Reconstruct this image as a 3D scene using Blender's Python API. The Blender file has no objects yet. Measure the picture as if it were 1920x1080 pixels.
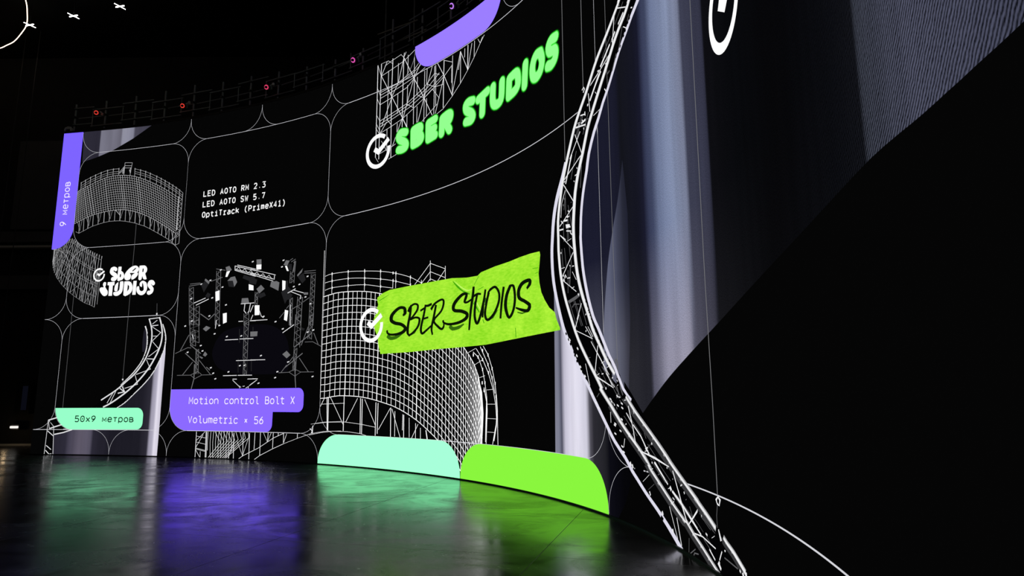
import bpy, bmesh, math, random
from mathutils import Vector, Matrix
from mathutils.geometry import tessellate_polygon

scene = bpy.context.scene
COL = scene.collection
PI = math.pi

# ------------------------------------------------------------------ camera, world, light, exposure
EYE = 1.53671
PITCH, ROLL = 0.16028, -0.0078
cam_data = bpy.data.cameras.new('camera')
cam_data.sensor_width = 36.0
cam_data.lens = 1210.57 * 36.0 / 1920.0
cam_data.clip_start = 0.02
cam_data.clip_end = 300
cam = bpy.data.objects.new('camera', cam_data)
COL.objects.link(cam)
cam.matrix_world = (Matrix.Translation((0, 0, EYE)) @ Matrix.Rotation(PI / 2 + PITCH, 4, 'X')
                    @ Matrix.Rotation(ROLL, 4, 'Z'))
scene.camera = cam

world = bpy.data.worlds.new('night')
scene.world = world
world.use_nodes = True
world.node_tree.nodes['Background'].inputs[0].default_value = (0, 0, 0, 1)
world.node_tree.nodes['Background'].inputs[1].default_value = 0.0

def area_light(name, loc, rot, size, energy, color):
    d = bpy.data.lights.new(name, 'AREA')
    d.shape = 'RECTANGLE'; d.size, d.size_y = size
    d.energy = energy; d.color = color
    o = bpy.data.objects.new(name, d); COL.objects.link(o)
    o.location = loc; o.rotation_euler = rot
    return o
area_light('hall_work_light', (-7, 4, 12.9), (0, 0, 0), (9, 6), 55, (1.0, 0.93, 0.84))

vs = scene.view_settings
vs.view_transform = 'Standard'
vs.look = 'None'
vs.exposure = 0.0
vs.gamma = 1.0
vs.use_curve_mapping = False

# ------------------------------------------------------------------ materials
def lin(c):
    c = c / 255.0
    return c / 12.92 if c <= 0.04045 else ((c + 0.055) / 1.055) ** 2.4
def rgb(r, g, b): return (lin(r), lin(g), lin(b), 1.0)

def over(c, f): return tuple(a * b for a, b in zip(c, f)) + (1.0,)   # a channel brighter than the camera could hold

def emit(name, col, strength=1.0, sample=True):
    m = bpy.data.materials.new(name); m.use_nodes = True
    nt = m.node_tree; nt.nodes.clear()
    e = nt.nodes.new('ShaderNodeEmission'); o = nt.nodes.new('ShaderNodeOutputMaterial')
    e.inputs[0].default_value = col; e.inputs[1].default_value = strength
    nt.links.new(e.outputs[0], o.inputs[0])
    if not sample: m.cycles.emission_sampling = 'NONE'
    return m

def principled(name, col, rough=0.5, metal=0.0, spec=0.5, noise=None):
    m = bpy.data.materials.new(name); m.use_nodes = True
    nt = m.node_tree; b = nt.nodes['Principled BSDF']
    b.inputs['Base Color'].default_value = (*col, 1); b.inputs['Roughness'].default_value = rough
    b.inputs['Metallic'].default_value = metal; b.inputs['Specular IOR Level'].default_value = spec
    if noise:
        tc = nt.nodes.new('ShaderNodeTexCoord'); n = nt.nodes.new('ShaderNodeTexNoise')
        n.inputs['Scale'].default_value = noise[0]; n.inputs['Detail'].default_value = 5
        mx = nt.nodes.new('ShaderNodeMix'); mx.data_type = 'RGBA'
        mx.inputs['A'].default_value = (*[c * (1 - noise[1]) for c in col], 1)
        mx.inputs['B'].default_value = (*[c * (1 + noise[1]) for c in col], 1)
        nt.links.new(tc.outputs['Object'], n.inputs['Vector'])
        nt.links.new(n.outputs[0], mx.inputs['Factor'])
        nt.links.new(mx.outputs['Result'], b.inputs['Base Color'])
    return m

def band(name, stops, grain=0.25, moire=0.0, moire_from=99.0, lower=None, blend=(3.2, 2.2)):
    """picture of a curtain of light: colour runs along the screen (UV = metres along, metres up)"""
    m = bpy.data.materials.new(name); m.use_nodes = True
    nt = m.node_tree; nt.nodes.clear(); N = nt.nodes.new; K = nt.links.new
    uv = N('ShaderNodeUVMap'); sp = N('ShaderNodeSeparateXYZ'); K(uv.outputs[0], sp.inputs[0])
    a, b = stops[0][0], stops[-1][0]
    mr = N('ShaderNodeMapRange'); mr.inputs[1].default_value = a; mr.inputs[2].default_value = b
    K(sp.outputs[0], mr.inputs[0])
    cr = N('ShaderNodeValToRGB'); K(mr.outputs[0], cr.inputs[0])
    el = cr.color_ramp.elements
    el[0].position = 0; el[0].color = rgb(*stops[0][1]); el[1].position = 1; el[1].color = rgb(*stops[-1][1])
    for s, c in stops[1:-1]:
        e = el.new((s - a) / (b - a)); e.color = rgb(*c)
    colour = cr.outputs[0]
    if lower:
        cr2 = N('ShaderNodeValToRGB'); K(mr.outputs[0], cr2.inputs[0]); el = cr2.color_ramp.elements
        el[0].color = rgb(*lower[0][1]); el[1].color = rgb(*lower[-1][1])
        for s, c in lower[1:-1]:
            e = el.new((s - a) / (b - a)); e.color = rgb(*c)
        up = N('ShaderNodeMapRange'); up.inputs[1].default_value = blend[0]; up.inputs[2].default_value = blend[1]; K(sp.outputs[1], up.inputs[0])
        mx = N('ShaderNodeMix'); mx.data_type = 'RGBA'; K(up.outputs[0], mx.inputs['Factor']); K(colour, mx.inputs['A']); K(cr2.outputs[0], mx.inputs['B'])
        colour = mx.outputs['Result']
    mp = N('ShaderNodeMapping'); mp.inputs['Scale'].default_value = (110, 80, 1); K(uv.outputs[0], mp.inputs[0])
    no = N('ShaderNodeTexNoise'); no.inputs['Scale'].default_value = 1.0; no.inputs['Detail'].default_value = 2; K(mp.outputs[0], no.inputs['Vector'])
    mp2 = N('ShaderNodeMapping'); mp2.inputs['Scale'].default_value = (5, .35, 1); K(uv.outputs[0], mp2.inputs[0])
    no2 = N('ShaderNodeTexNoise'); no2.inputs['Scale'].default_value = 1.0; no2.inputs['Detail'].default_value = 3; K(mp2.outputs[0], no2.inputs['Vector'])
    def mth(op, *v):
        n = N('ShaderNodeMath'); n.operation = op
        for i, x in enumerate(v):
            if isinstance(x, (int, float)): n.inputs[i].default_value = x
            else: K(x, n.inputs[i])
        return n.outputs[0]
    f = mth('ADD', mth('MULTIPLY', mth('SUBTRACT', no.outputs[0], .5), grain * 2.4), mth('MULTIPLY', mth('SUBTRACT', no2.outputs[0], .5), .55))
    if moire:
        wv = N('ShaderNodeTexWave'); wv.wave_type = 'BANDS'; wv.bands_direction = 'X'
        mp3 = N('ShaderNodeMapping'); mp3.inputs['Rotation'].default_value = (0, 0, .95)
        K(uv.outputs[0], mp3.inputs[0]); K(mp3.outputs[0], wv.inputs['Vector'])
        wv.inputs['Scale'].default_value = 14; wv.inputs['Distortion'].default_value = 3; wv.inputs['Detail'].default_value = 3; wv.inputs['Detail Scale'].default_value = 1.6
        gt = N('ShaderNodeMapRange'); gt.inputs[1].default_value = moire_from - .5; gt.inputs[2].default_value = moire_from + 1.1; K(sp.outputs[0], gt.inputs[0]); gate = gt.outputs[0]
        f = mth('ADD', f, mth('MULTIPLY', mth('MULTIPLY', mth('SUBTRACT', wv.outputs['Fac'], .5), moire), gate))
    st = mth('MAXIMUM', mth('ADD', f, 1.0), 0.05)
    em = N('ShaderNodeEmission'); K(colour, em.inputs[0]); K(st, em.inputs[1])
    o = N('ShaderNodeOutputMaterial'); K(em.outputs[0], o.inputs[0])
    return m

def tape_material():
    m = bpy.data.materials.new('tape_picture_green'); m.use_nodes = True
    nt = m.node_tree; nt.nodes.clear(); N = nt.nodes.new; K = nt.links.new
    uv = N('ShaderNodeUVMap'); mp = N('ShaderNodeMapping'); mp.inputs['Scale'].default_value = (9, 30, 1)
    mp.inputs['Rotation'].default_value = (0, 0, 1.4)
    K(uv.outputs[0], mp.inputs[0])
    n = N('ShaderNodeTexNoise'); n.inputs['Scale'].default_value = 1; n.inputs['Detail'].default_value = 6; K(mp.outputs[0], n.inputs['Vector'])
    n2 = N('ShaderNodeTexNoise'); n2.inputs['Scale'].default_value = 2.2; n2.inputs['Detail'].default_value = 4; K(uv.outputs[0], n2.inputs['Vector'])
    ad = N('ShaderNodeMath'); ad.operation = 'ADD'; K(n.outputs[0], ad.inputs[0]); K(n2.outputs[0], ad.inputs[1])
    mr = N('ShaderNodeMapRange'); mr.inputs[1].default_value = .7; mr.inputs[2].default_value = 1.3; K(ad.outputs[0], mr.inputs[0])
    mx = N('ShaderNodeMix'); mx.data_type = 'RGBA'; mx.inputs['A'].default_value = rgb(136, 220, 32); mx.inputs['B'].default_value = rgb(182, 246, 62)
    K(mr.outputs[0], mx.inputs['Factor'])
    e = N('ShaderNodeEmission'); K(mx.outputs['Result'], e.inputs[0]); o = N('ShaderNodeOutputMaterial'); K(e.outputs[0], o.inputs[0])
    return m

M = {}
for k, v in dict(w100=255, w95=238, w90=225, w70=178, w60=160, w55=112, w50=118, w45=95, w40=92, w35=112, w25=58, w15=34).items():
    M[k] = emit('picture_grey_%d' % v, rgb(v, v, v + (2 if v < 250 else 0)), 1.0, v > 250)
M['blk'] = emit('picture_black', rgb(3, 3, 4), 1, False)
M['lav'] = emit('picture_lavender', rgb(222, 220, 236), 1, False)
M['neon1'] = emit('neon_core_green', rgb(148, 255, 144), 1.0)
M['neon2'] = emit('neon_edge_green', rgb(70, 232, 66), 1.0, False)
M['neon3'] = emit('neon_halo_green', rgb(18, 120, 16), 1.0, False)
M['neon4'] = emit('neon_outer_halo_green', rgb(3, 40, 3), 1.0, False)
M['tape'] = tape_material()
M['tapedk'] = emit('tape_fold_dark', rgb(62, 165, 12), 1, False)
M['tapelt'] = emit('tape_fold_light', rgb(196, 250, 110), 1, False)
M['ink'] = emit('marker_black', rgb(10, 20, 6), 1, False)
M['inksm'] = emit('marker_smear', rgb(52, 105, 14), 1, False)
M['rigbk'] = emit('backdrop_dark', rgb(10, 9, 15), 1, False)
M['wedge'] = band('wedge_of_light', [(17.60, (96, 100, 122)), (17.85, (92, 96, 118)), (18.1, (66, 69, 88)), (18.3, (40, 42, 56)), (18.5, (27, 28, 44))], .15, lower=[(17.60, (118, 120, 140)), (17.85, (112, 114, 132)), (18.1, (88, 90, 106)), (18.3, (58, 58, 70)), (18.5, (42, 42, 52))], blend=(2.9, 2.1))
M['band0'] = band('curtain_top_left', [(.6, (43, 41, 53)), (1.2, (43, 41, 53)), (1.23, (118, 117, 132)), (1.9, (106, 104, 118)), (1.95, (142, 142, 158)), (2.3, (132, 132, 150)), (2.36, (72, 70, 84)), (3.0, (58, 56, 70))], .08)
M['band1'] = band('curtain_lower_left', [(.6, (38, 36, 46)), (1.06, (45, 43, 56)), (1.21, (72, 68, 84)), (1.5, (94, 88, 104)), (1.82, (84, 80, 96)), (1.9, (42, 40, 52)), (2.44, (28, 27, 36)), (3.36, (30, 29, 38)), (3.62, (45, 43, 54)), (3.68, (150, 146, 164)), (3.78, (172, 168, 186)), (3.84, (230, 225, 240)), (4.0, (208, 203, 220))], .05)
M['band2'] = band('curtain_middle', [(16.1, (150, 150, 168)), (16.34, (122, 124, 142)), (16.42, (76, 77, 94)), (16.52, (200, 197, 215)), (16.8, (226, 223, 238)), (17.1, (212, 210, 226)), (17.2, (84, 82, 92)), (17.3, (44, 43, 50)), (17.6, (33, 33, 38)), (17.72, (12, 12, 20)), (18.1, (5, 5, 8))], .05)
M['band3'] = band('curtain_right', [(17.5, (27, 28, 46)), (18.22, (24, 25, 40)), (18.3, (20, 21, 28)), (18.75, (21, 22, 34)), (18.9, (24, 25, 42)), (19.0, (50, 55, 80)), (19.15, (64, 71, 98)), (19.3, (108, 119, 150)), (19.72, (128, 139, 168)), (20.05, (120, 126, 150)), (20.12, (60, 62, 80)), (20.65, (50, 51, 68)), (20.7, (13, 13, 17)), (21.4, (8, 9, 12)), (22.3, (6, 6, 8)), (23.3, (10, 11, 15)), (23.66, (17, 18, 23)), (23.7, (50, 53, 63)), (24.3, (66, 68, 84)), (25.2, (52, 54, 70)), (28, (26, 27, 36))], .55, 1.5, 22.6,
    lower=[(17.5, (70, 71, 86)), (18.25, (50, 50, 60)), (18.3, (40, 40, 46)), (18.92, (36, 36, 44)), (18.98, (86, 85, 102)), (19.15, (104, 103, 120)), (19.35, (146, 144, 164)), (19.95, (150, 147, 166)), (20.05, (82, 81, 96)), (20.6, (58, 57, 68)), (20.66, (24, 24, 28)), (22, (9, 9, 11)), (23.3, (11, 12, 16)), (23.66, (17, 18, 23)), (23.7, (50, 53, 63)), (24.3, (66, 68, 84)), (25.2, (52, 54, 70)), (28, (26, 27, 36))], blend=(3.3, 1.9))
M['violet'] = emit('tile_violet', over(rgb(126, 100, 252), (1, 1, 1.55)))
M['violet2'] = emit('tile_bright_violet', over(rgb(140, 106, 255), (1, 1, 1.7)))
M['violet3'] = emit('tile_pale_violet', over(rgb(156, 126, 255), (1, 1, 1.4)))
M['mint'] = emit('tile_mint', over(rgb(168, 255, 218), (1, 1.5, 1)))
M['mint2'] = emit('caption_mint', over(rgb(152, 250, 202), (1, 1.12, 1)))
M['lime'] = emit('tile_lime', over(rgb(138, 243, 62), (1, 1.03, 1)))
M['text_dark'] = emit('letters_dark_green', rgb(6, 38, 28), 1, False)
M['text_pale'] = emit('letters_pale', rgb(250, 240, 255), 1, False)
M['line'] = emit('outline_white', rgb(214, 214, 220), 1, False)
M['line2'] = emit('outline_grey', rgb(128, 128, 134), 1, False)

M['screen'] = principled('led_black', (.002, .002, .0024), .6, 0, .0)
_b = M['screen'].node_tree.nodes['Principled BSDF']; _b.inputs['Emission Color'].default_value = rgb(5, 5, 5); _b.inputs['Emission Strength'].default_value = 1.0   # the panels' black still glows a little
M['screen'].cycles.emission_sampling = 'NONE'
M['trim'] = principled('frame_black', (.006, .006, .006), .6)
M['metal'] = principled('railing_dark_metal', (.5, .5, .53), .42, .2, .5, (9, .2))
M['plastic'] = principled('camera_black', (.035, .035, .038), .45)
M['chrome'] = principled('camera_grey_metal', (.75, .75, .76), .35, .3)
M['grey'] = principled('bracket_grey', (.8, .8, .8), .5)
M['wall'] = principled('hall_wall_black', (.03, .03, .03), .8, 0, .2, (1.2, .3))
M['panel'] = principled('hall_panel_charcoal', (.12, .12, .122), .85, 0, .2, (2, .2))
M['ledge'] = principled('hall_ledge_grey', (.75, .73, .66), .6)
M['ceil'] = principled('hall_ceiling_black', (.004, .004, .004), .9, 0, .1)
M['tube'] = emit('tube_warm_white', rgb(255, 226, 196), 3.5)
M['lampw'] = emit('lamp_white', rgb(255, 250, 244), 14.0)
M['lens'] = emit('lens_white', rgb(255, 250, 244), 1.0)
M['screen_blue'] = emit('dim_blue_glass', rgb(9, 10, 18), 1)

def floor_material():
    m = bpy.data.materials.new('polished_concrete'); m.use_nodes = True
    nt = m.node_tree; N = nt.nodes.new; K = nt.links.new
    b = nt.nodes['Principled BSDF']
    tc = N('ShaderNodeTexCoord')
    def mth(op, *v):
        n = N('ShaderNodeMath'); n.operation = op
        for i, x in enumerate(v):
            if isinstance(x, (int, float)): n.inputs[i].default_value = x
            else: K(x, n.inputs[i])
        return n.outputs[0]
    def noise(scale, detail, sc=(1, 1, 1), rough=.55, dist=0):
        mp = N('ShaderNodeMapping'); mp.inputs['Scale'].default_value = sc; mp.inputs['Rotation'].default_value = (0, 0, -.27)
        K(tc.outputs['Object'], mp.inputs[0])
        n = N('ShaderNodeTexNoise'); n.inputs['Scale'].default_value = scale; n.inputs['Detail'].default_value = detail
        n.inputs['Roughness'].default_value = rough; n.inputs['Distortion'].default_value = dist
        K(mp.outputs[0], n.inputs['Vector']); return n.outputs[0]
    big = noise(.45, 6, (1, 1.2, 1), .6, .6); fine = noise(6, 6, (1, 1, 1), .65); swirl = noise(1.15, 9, (.8, 1.2, 1), .66, .9)
    # saw-cut joints, a grid turned a little against the hall
    sp = N('ShaderNodeSeparateXYZ'); mp = N('ShaderNodeMapping'); mp.vector_type = 'POINT'
    mp.inputs['Rotation'].default_value = (0, 0, .276)
    K(tc.outputs['Object'], mp.inputs[0]); K(mp.outputs[0], sp.inputs[0])
    gu = mth('ABSOLUTE', mth('SUBTRACT', mth('FRACT', mth('DIVIDE', mth('ADD', sp.outputs[0], JU), 2.9)), .5))
    gv = mth('ABSOLUTE', mth('SUBTRACT', mth('FRACT', mth('DIVIDE', mth('ADD', sp.outputs[1], JV), 1.95)), .5))
    joint = mth('MAXIMUM', mth('LESS_THAN', gu, .0014), mth('LESS_THAN', gv, .0016))
    cr = N('ShaderNodeValToRGB'); K(mth('ADD', mth('MULTIPLY', big, .6), mth('MULTIPLY', swirl, .4)), cr.inputs[0])
    el = cr.color_ramp.elements
    el[0].position = .36; el[0].color = (.011, .0105, .010, 1); el[1].position = .68; el[1].color = (.045, .043, .04, 1)
    mx = N('ShaderNodeMix'); mx.data_type = 'RGBA'; mx.inputs['B'].default_value = (.004, .004, .004, 1)
    K(joint, mx.inputs['Factor']); K(cr.outputs[0], mx.inputs['A']); K(mx.outputs['Result'], b.inputs['Base Color'])
    mr = N('ShaderNodeMapRange'); mr.inputs[1].default_value = .40; mr.inputs[2].default_value = .62; mr.inputs[3].default_value = .17; mr.inputs[4].default_value = .29
    K(swirl, mr.inputs[0]); K(mth('ADD', mr.outputs[0], mth('MULTIPLY', joint, .4)), b.inputs['Roughness'])
    mr2 = N('ShaderNodeMapRange'); mr2.inputs[1].default_value = .42; mr2.inputs[2].default_value = .60; mr2.inputs[3].default_value = 1.0; mr2.inputs[4].default_value = .4
    K(swirl, mr2.inputs[0]); K(mr2.outputs[0], b.inputs['Specular IOR Level'])
    bp = N('ShaderNodeBump'); bp.inputs['Strength'].default_value = .022; bp.inputs['Distance'].default_value = .012
    K(mth('ADD', mth('MULTIPLY', swirl, .5), mth('MULTIPLY', fine, .5)), bp.inputs['Height']); K(bp.outputs[0], b.inputs['Normal'])
    return m
JU, JV = 0.0, 0.0
def rot(x, y, a=.276): return x * math.cos(a) - y * math.sin(a), x * math.sin(a) + y * math.cos(a)
JU = 1.45 - rot(-1.28, 11.77)[0]; JV = .975 - rot(-2.01, 9.11)[1]
M['floor'] = floor_material()

# ------------------------------------------------------------------ the screen's plan: an arc of an ellipse
PCX, PCY, PA, PB, PROT = -22.64836, 1.97951, 24.74931, 24.74931 * 0.62794, 0.21152
T0 = 1.0249
def plan(t):
    x, y = PA * math.cos(t), PB * math.sin(t); c, s = math.cos(PROT), math.sin(PROT)
    return PCX + c * x - s * y, PCY + s * x + c * y
PLAN = []
_s = 0.0; _p = plan(T0); NT = 6000
for _i in range(NT):
    _t = T0 + (-1.6 - T0) * _i / (NT - 1); _q = plan(_t)
    _s += math.hypot(_q[0] - _p[0], _q[1] - _p[1]); _p = _q
    PLAN.append((_s, _q[0], _q[1]))
SMAX = 33.0
H = 9.0
def W(s, h, d=0.0):
    """a point s metres along the screen from its left end, h metres up, d metres in front of its face"""
    lo, hi = 0, NT - 1
    if s <= 0: i = 0
    else:
        while hi - lo > 1:
            mid = (lo + hi) // 2
            if PLAN[mid][0] <= s: lo = mid
            else: hi = mid
        i = lo
    i = min(i, NT - 2)
    a, b = PLAN[i], PLAN[i + 1]
    f = (s - a[0]) / (b[0] - a[0]); tx, ty = b[1] - a[1], b[2] - a[2]; l = math.hypot(tx, ty)
    return Vector((a[1] + tx * f + ty / l * d, a[2] + ty * f - tx / l * d, h))
def heading(s):
    a, b = W(s - .01, 0), W(s + .01, 0)
    return math.atan2(b.y - a.y, b.x - a.x)

# ------------------------------------------------------------------ object helpers
def link(name, me, m, parent=None):
    o = bpy.data.objects.new(name, me); COL.objects.link(o)
    if m: me.materials.append(m)
    if parent: o.parent = parent
    return o
def from_bm(name, bm, m, parent=None, smooth=False):
    me = bpy.data.meshes.new(name); bmesh.ops.recalc_face_normals(bm, faces=bm.faces); bm.to_mesh(me); bm.free()
    if smooth:
        for p in me.polygons: p.use_smooth = True
    return link(name, me, m, parent)
def empty(name, loc, rz=0):
    o = bpy.data.objects.new(name, None); COL.objects.link(o); o.location = loc; o.rotation_euler = (0, 0, rz); o.empty_display_size = .2
    return o
def tag(o, label, category, group=None):
    o['label'] = label; o['category'] = category
    if group: o['group'] = group
    return o
def structure(o): o['kind'] = 'structure'; return o
def add_box(bm, c, size, mat=None, bevel=0):
    r = bmesh.ops.create_cube(bm, size=1.0)
    vs_ = r['verts']
    bmesh.ops.scale(bm, vec=size, verts=vs_)
    if bevel:
        es = {e for v in vs_ for e in v.link_edges}
        rr = bmesh.ops.bevel(bm, geom=list(es), offset=bevel, segments=2, affect='EDGES'); vs_ = list({v for f in rr['faces'] for v in f.verts} | {v for v in vs_ if v.is_valid})
    if mat is not None: bmesh.ops.transform(bm, matrix=mat, verts=vs_)
    bmesh.ops.translate(bm, vec=c, verts=vs_)
    return vs_
def add_tube(bm, pts, r, n=8, closed=False):
    pts = [Vector(p) for p in pts]; rings = []; N_ = len(pts)
    for i, p in enumerate(pts):
        a = pts[i - 1] if (i or closed) else p; b = pts[(i + 1) % N_] if (i < N_ - 1 or closed) else p
        t = (b - a).normalized(); u = t.cross(Vector((0, 0, 1)))
        if u.length < .05: u = t.cross(Vector((1, 0, 0)))
        u.normalize(); v = t.cross(u)
        rings.append([bm.verts.new(p + (u * math.cos(2 * PI * k / n) + v * math.sin(2 * PI * k / n)) * r) for k in range(n)])
    for i in range(N_ if closed else N_ - 1):
        A, B = rings[i], rings[(i + 1) % N_]
        for k in range(n): bm.faces.new((A[k], A[(k + 1) % n], B[(k + 1) % n], B[k]))
    if not closed:
        bm.faces.new(rings[0][::-1]); bm.faces.new(rings[-1])
def add_cyl(bm, a, b, r0, r1=None, n=16):
    a, b = Vector(a), Vector(b); r1 = r0 if r1 is None else r1
    t = (b - a).normalized(); u = t.cross(Vector((0, 0, 1)))
    if u.length < .05: u = t.cross(Vector((1, 0, 0)))
    u.normalize(); v = t.cross(u)
    R = [[bm.verts.new(p + (u * math.cos(2 * PI * k / n) + v * math.sin(2 * PI * k / n)) * r) for k in range(n)] for p, r in ((a, r0), (b, r1))]
    for k in range(n): bm.faces.new((R[0][k], R[0][(k + 1) % n], R[1][(k + 1) % n], R[1][k]))
    bm.faces.new(R[0][::-1]); bm.faces.new(R[1])
def spline(P, n, closed=False):
    out = []; N_ = len(P)
    for i in range(N_ if closed else N_ - 1):
        g = (lambda k: P[k % N_]) if closed else (lambda k: P[min(max(k, 0), N_ - 1)])
        a, b, c, d = g(i - 1), g(i), g(i + 1), g(i + 2)
        for j in range(n):
            t = j / n
            out.append(tuple(.5 * (2 * b[k] + (c[k] - a[k]) * t + (2 * a[k] - 5 * b[k] + 4 * c[k] - d[k]) * t * t + (3 * b[k] - a[k] - 3 * c[k] + d[k]) * t ** 3) for k in range(len(b))))
    if not closed: out.append(tuple(P[-1]))
    return out

# ------------------------------------------------------------------ drawing on the screen's face, in metres (along, up)
LAYER = 0.0016
class Draw:
    """collects flat shapes shown by the screen; each shape follows the curve of its face"""
    def __init__(self): self.v = []; self.f = []
    def vert(self, s, h): self.v.append((s, h)); return len(self.v) - 1
    def ribbon(self, pts, w, caps=False, closed=False):
        ws = w if isinstance(w, list) else [w] * len(pts)
        P = []; Q = []
        for i, (p, ww) in enumerate(zip(pts, ws)):              # never longer than 0.35 m between two points
            if i:
                a = P[-1]; n = max(1, int(abs(p[0] - a[0]) / .35) + 1); w0 = Q[-1]
                for k in range(1, n): P.append((a[0] + (p[0] - a[0]) * k / n, a[1] + (p[1] - a[1]) * k / n)); Q.append(w0 + (ww - w0) * k / n)
            if i and abs(p[0] - P[-1][0]) + abs(p[1] - P[-1][1]) < 1e-5: continue
            P.append(tuple(p)); Q.append(ww)
        n = len(P)
        if n < 2: return
        L_ = []; R_ = []
        for i in range(n):
            a = P[i - 1] if i else (P[-2] if closed else P[0]); c = P[i + 1] if i < n - 1 else (P[1] if closed else P[-1]); b = P[i]
            d1 = Vector((b[0] - a[0], b[1] - a[1])); d2 = Vector((c[0] - b[0], c[1] - b[1]))
            if d1.length < 1e-7: d1 = d2
            if d2.length < 1e-7: d2 = d1
            d1.normalize(); d2.normalize(); n1 = Vector((-d1.y, d1.x)); n2 = Vector((-d2.y, d2.x)); m = n1 + n2
            if m.length < .3: m = n2
            else: m.normalize()
            k = min(1.6, 1 / max(.4, m.dot(n2))) * Q[i] / 2
            L_.append(self.vert(b[0] + m.x * k, b[1] + m.y * k)); R_.append(self.vert(b[0] - m.x * k, b[1] - m.y * k))
        for i in range(n - 1): self.f.append((L_[i], R_[i], R_[i + 1], L_[i + 1]))
        if caps:
            for i in range(n):
                r = Q[i] / 2; self.f.append(tuple(self.vert(P[i][0] + r * math.cos(2 * PI * k / 14), P[i][1] + r * math.sin(2 * PI * k / 14)) for k in range(14)))
    def poly(self, pts):
        # cut into strips along the curve, then triangles
        tri = tessellate_polygon([[Vector((a, b, 0)) for a, b in pts]])
        bm = bmesh.new(); vv = [bm.verts.new((a, b, 0)) for a, b in pts]
        for t in tri:
            try: bm.faces.new([vv[i] for i in t])
            except ValueError: pass
        s0 = min(p[0] for p in pts); s1 = max(p[0] for p in pts); n = int((s1 - s0) / .25)
        for k in range(1, n + 1):
            x = s0 + (s1 - s0) * k / (n + 1)
            bmesh.ops.bisect_plane(bm, geom=bm.verts[:] + bm.edges[:] + bm.faces[:], plane_co=(x, 0, 0), plane_no=(1, 0, 0))
        o = len(self.v); bm.verts.ensure_lookup_table(); bm.verts.index_update()
        for v in bm.verts: self.v.append((v.co.x, v.co.y))
        for f in bm.faces: self.f.append(tuple(o + v.index for v in f.verts))
        bm.free()
    def build(self, name, m, parent, layer, label=None):
        me = bpy.data.meshes.new(name)
        d = .004 + LAYER * layer
        me.from_pydata([W(min(max(s, .0), SMAX), min(max(h, .0), H), d) for s, h in self.v], [], self.f)
        uv = me.uv_layers.new(name='UVMap')
        for lo in me.loops: uv.data[lo.index].uv = self.v[lo.vertex_index]
        o = link(name, me, m, parent)
        if label: o['label'] = label
        return o

def arc(cx, cy, r, a0, a1, n=10):
    return [(cx + r * math.cos(math.radians(a0 + (a1 - a0) * k / n)), cy + r * math.sin(math.radians(a0 + (a1 - a0) * k / n))) for k in range(n + 1)]

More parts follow.
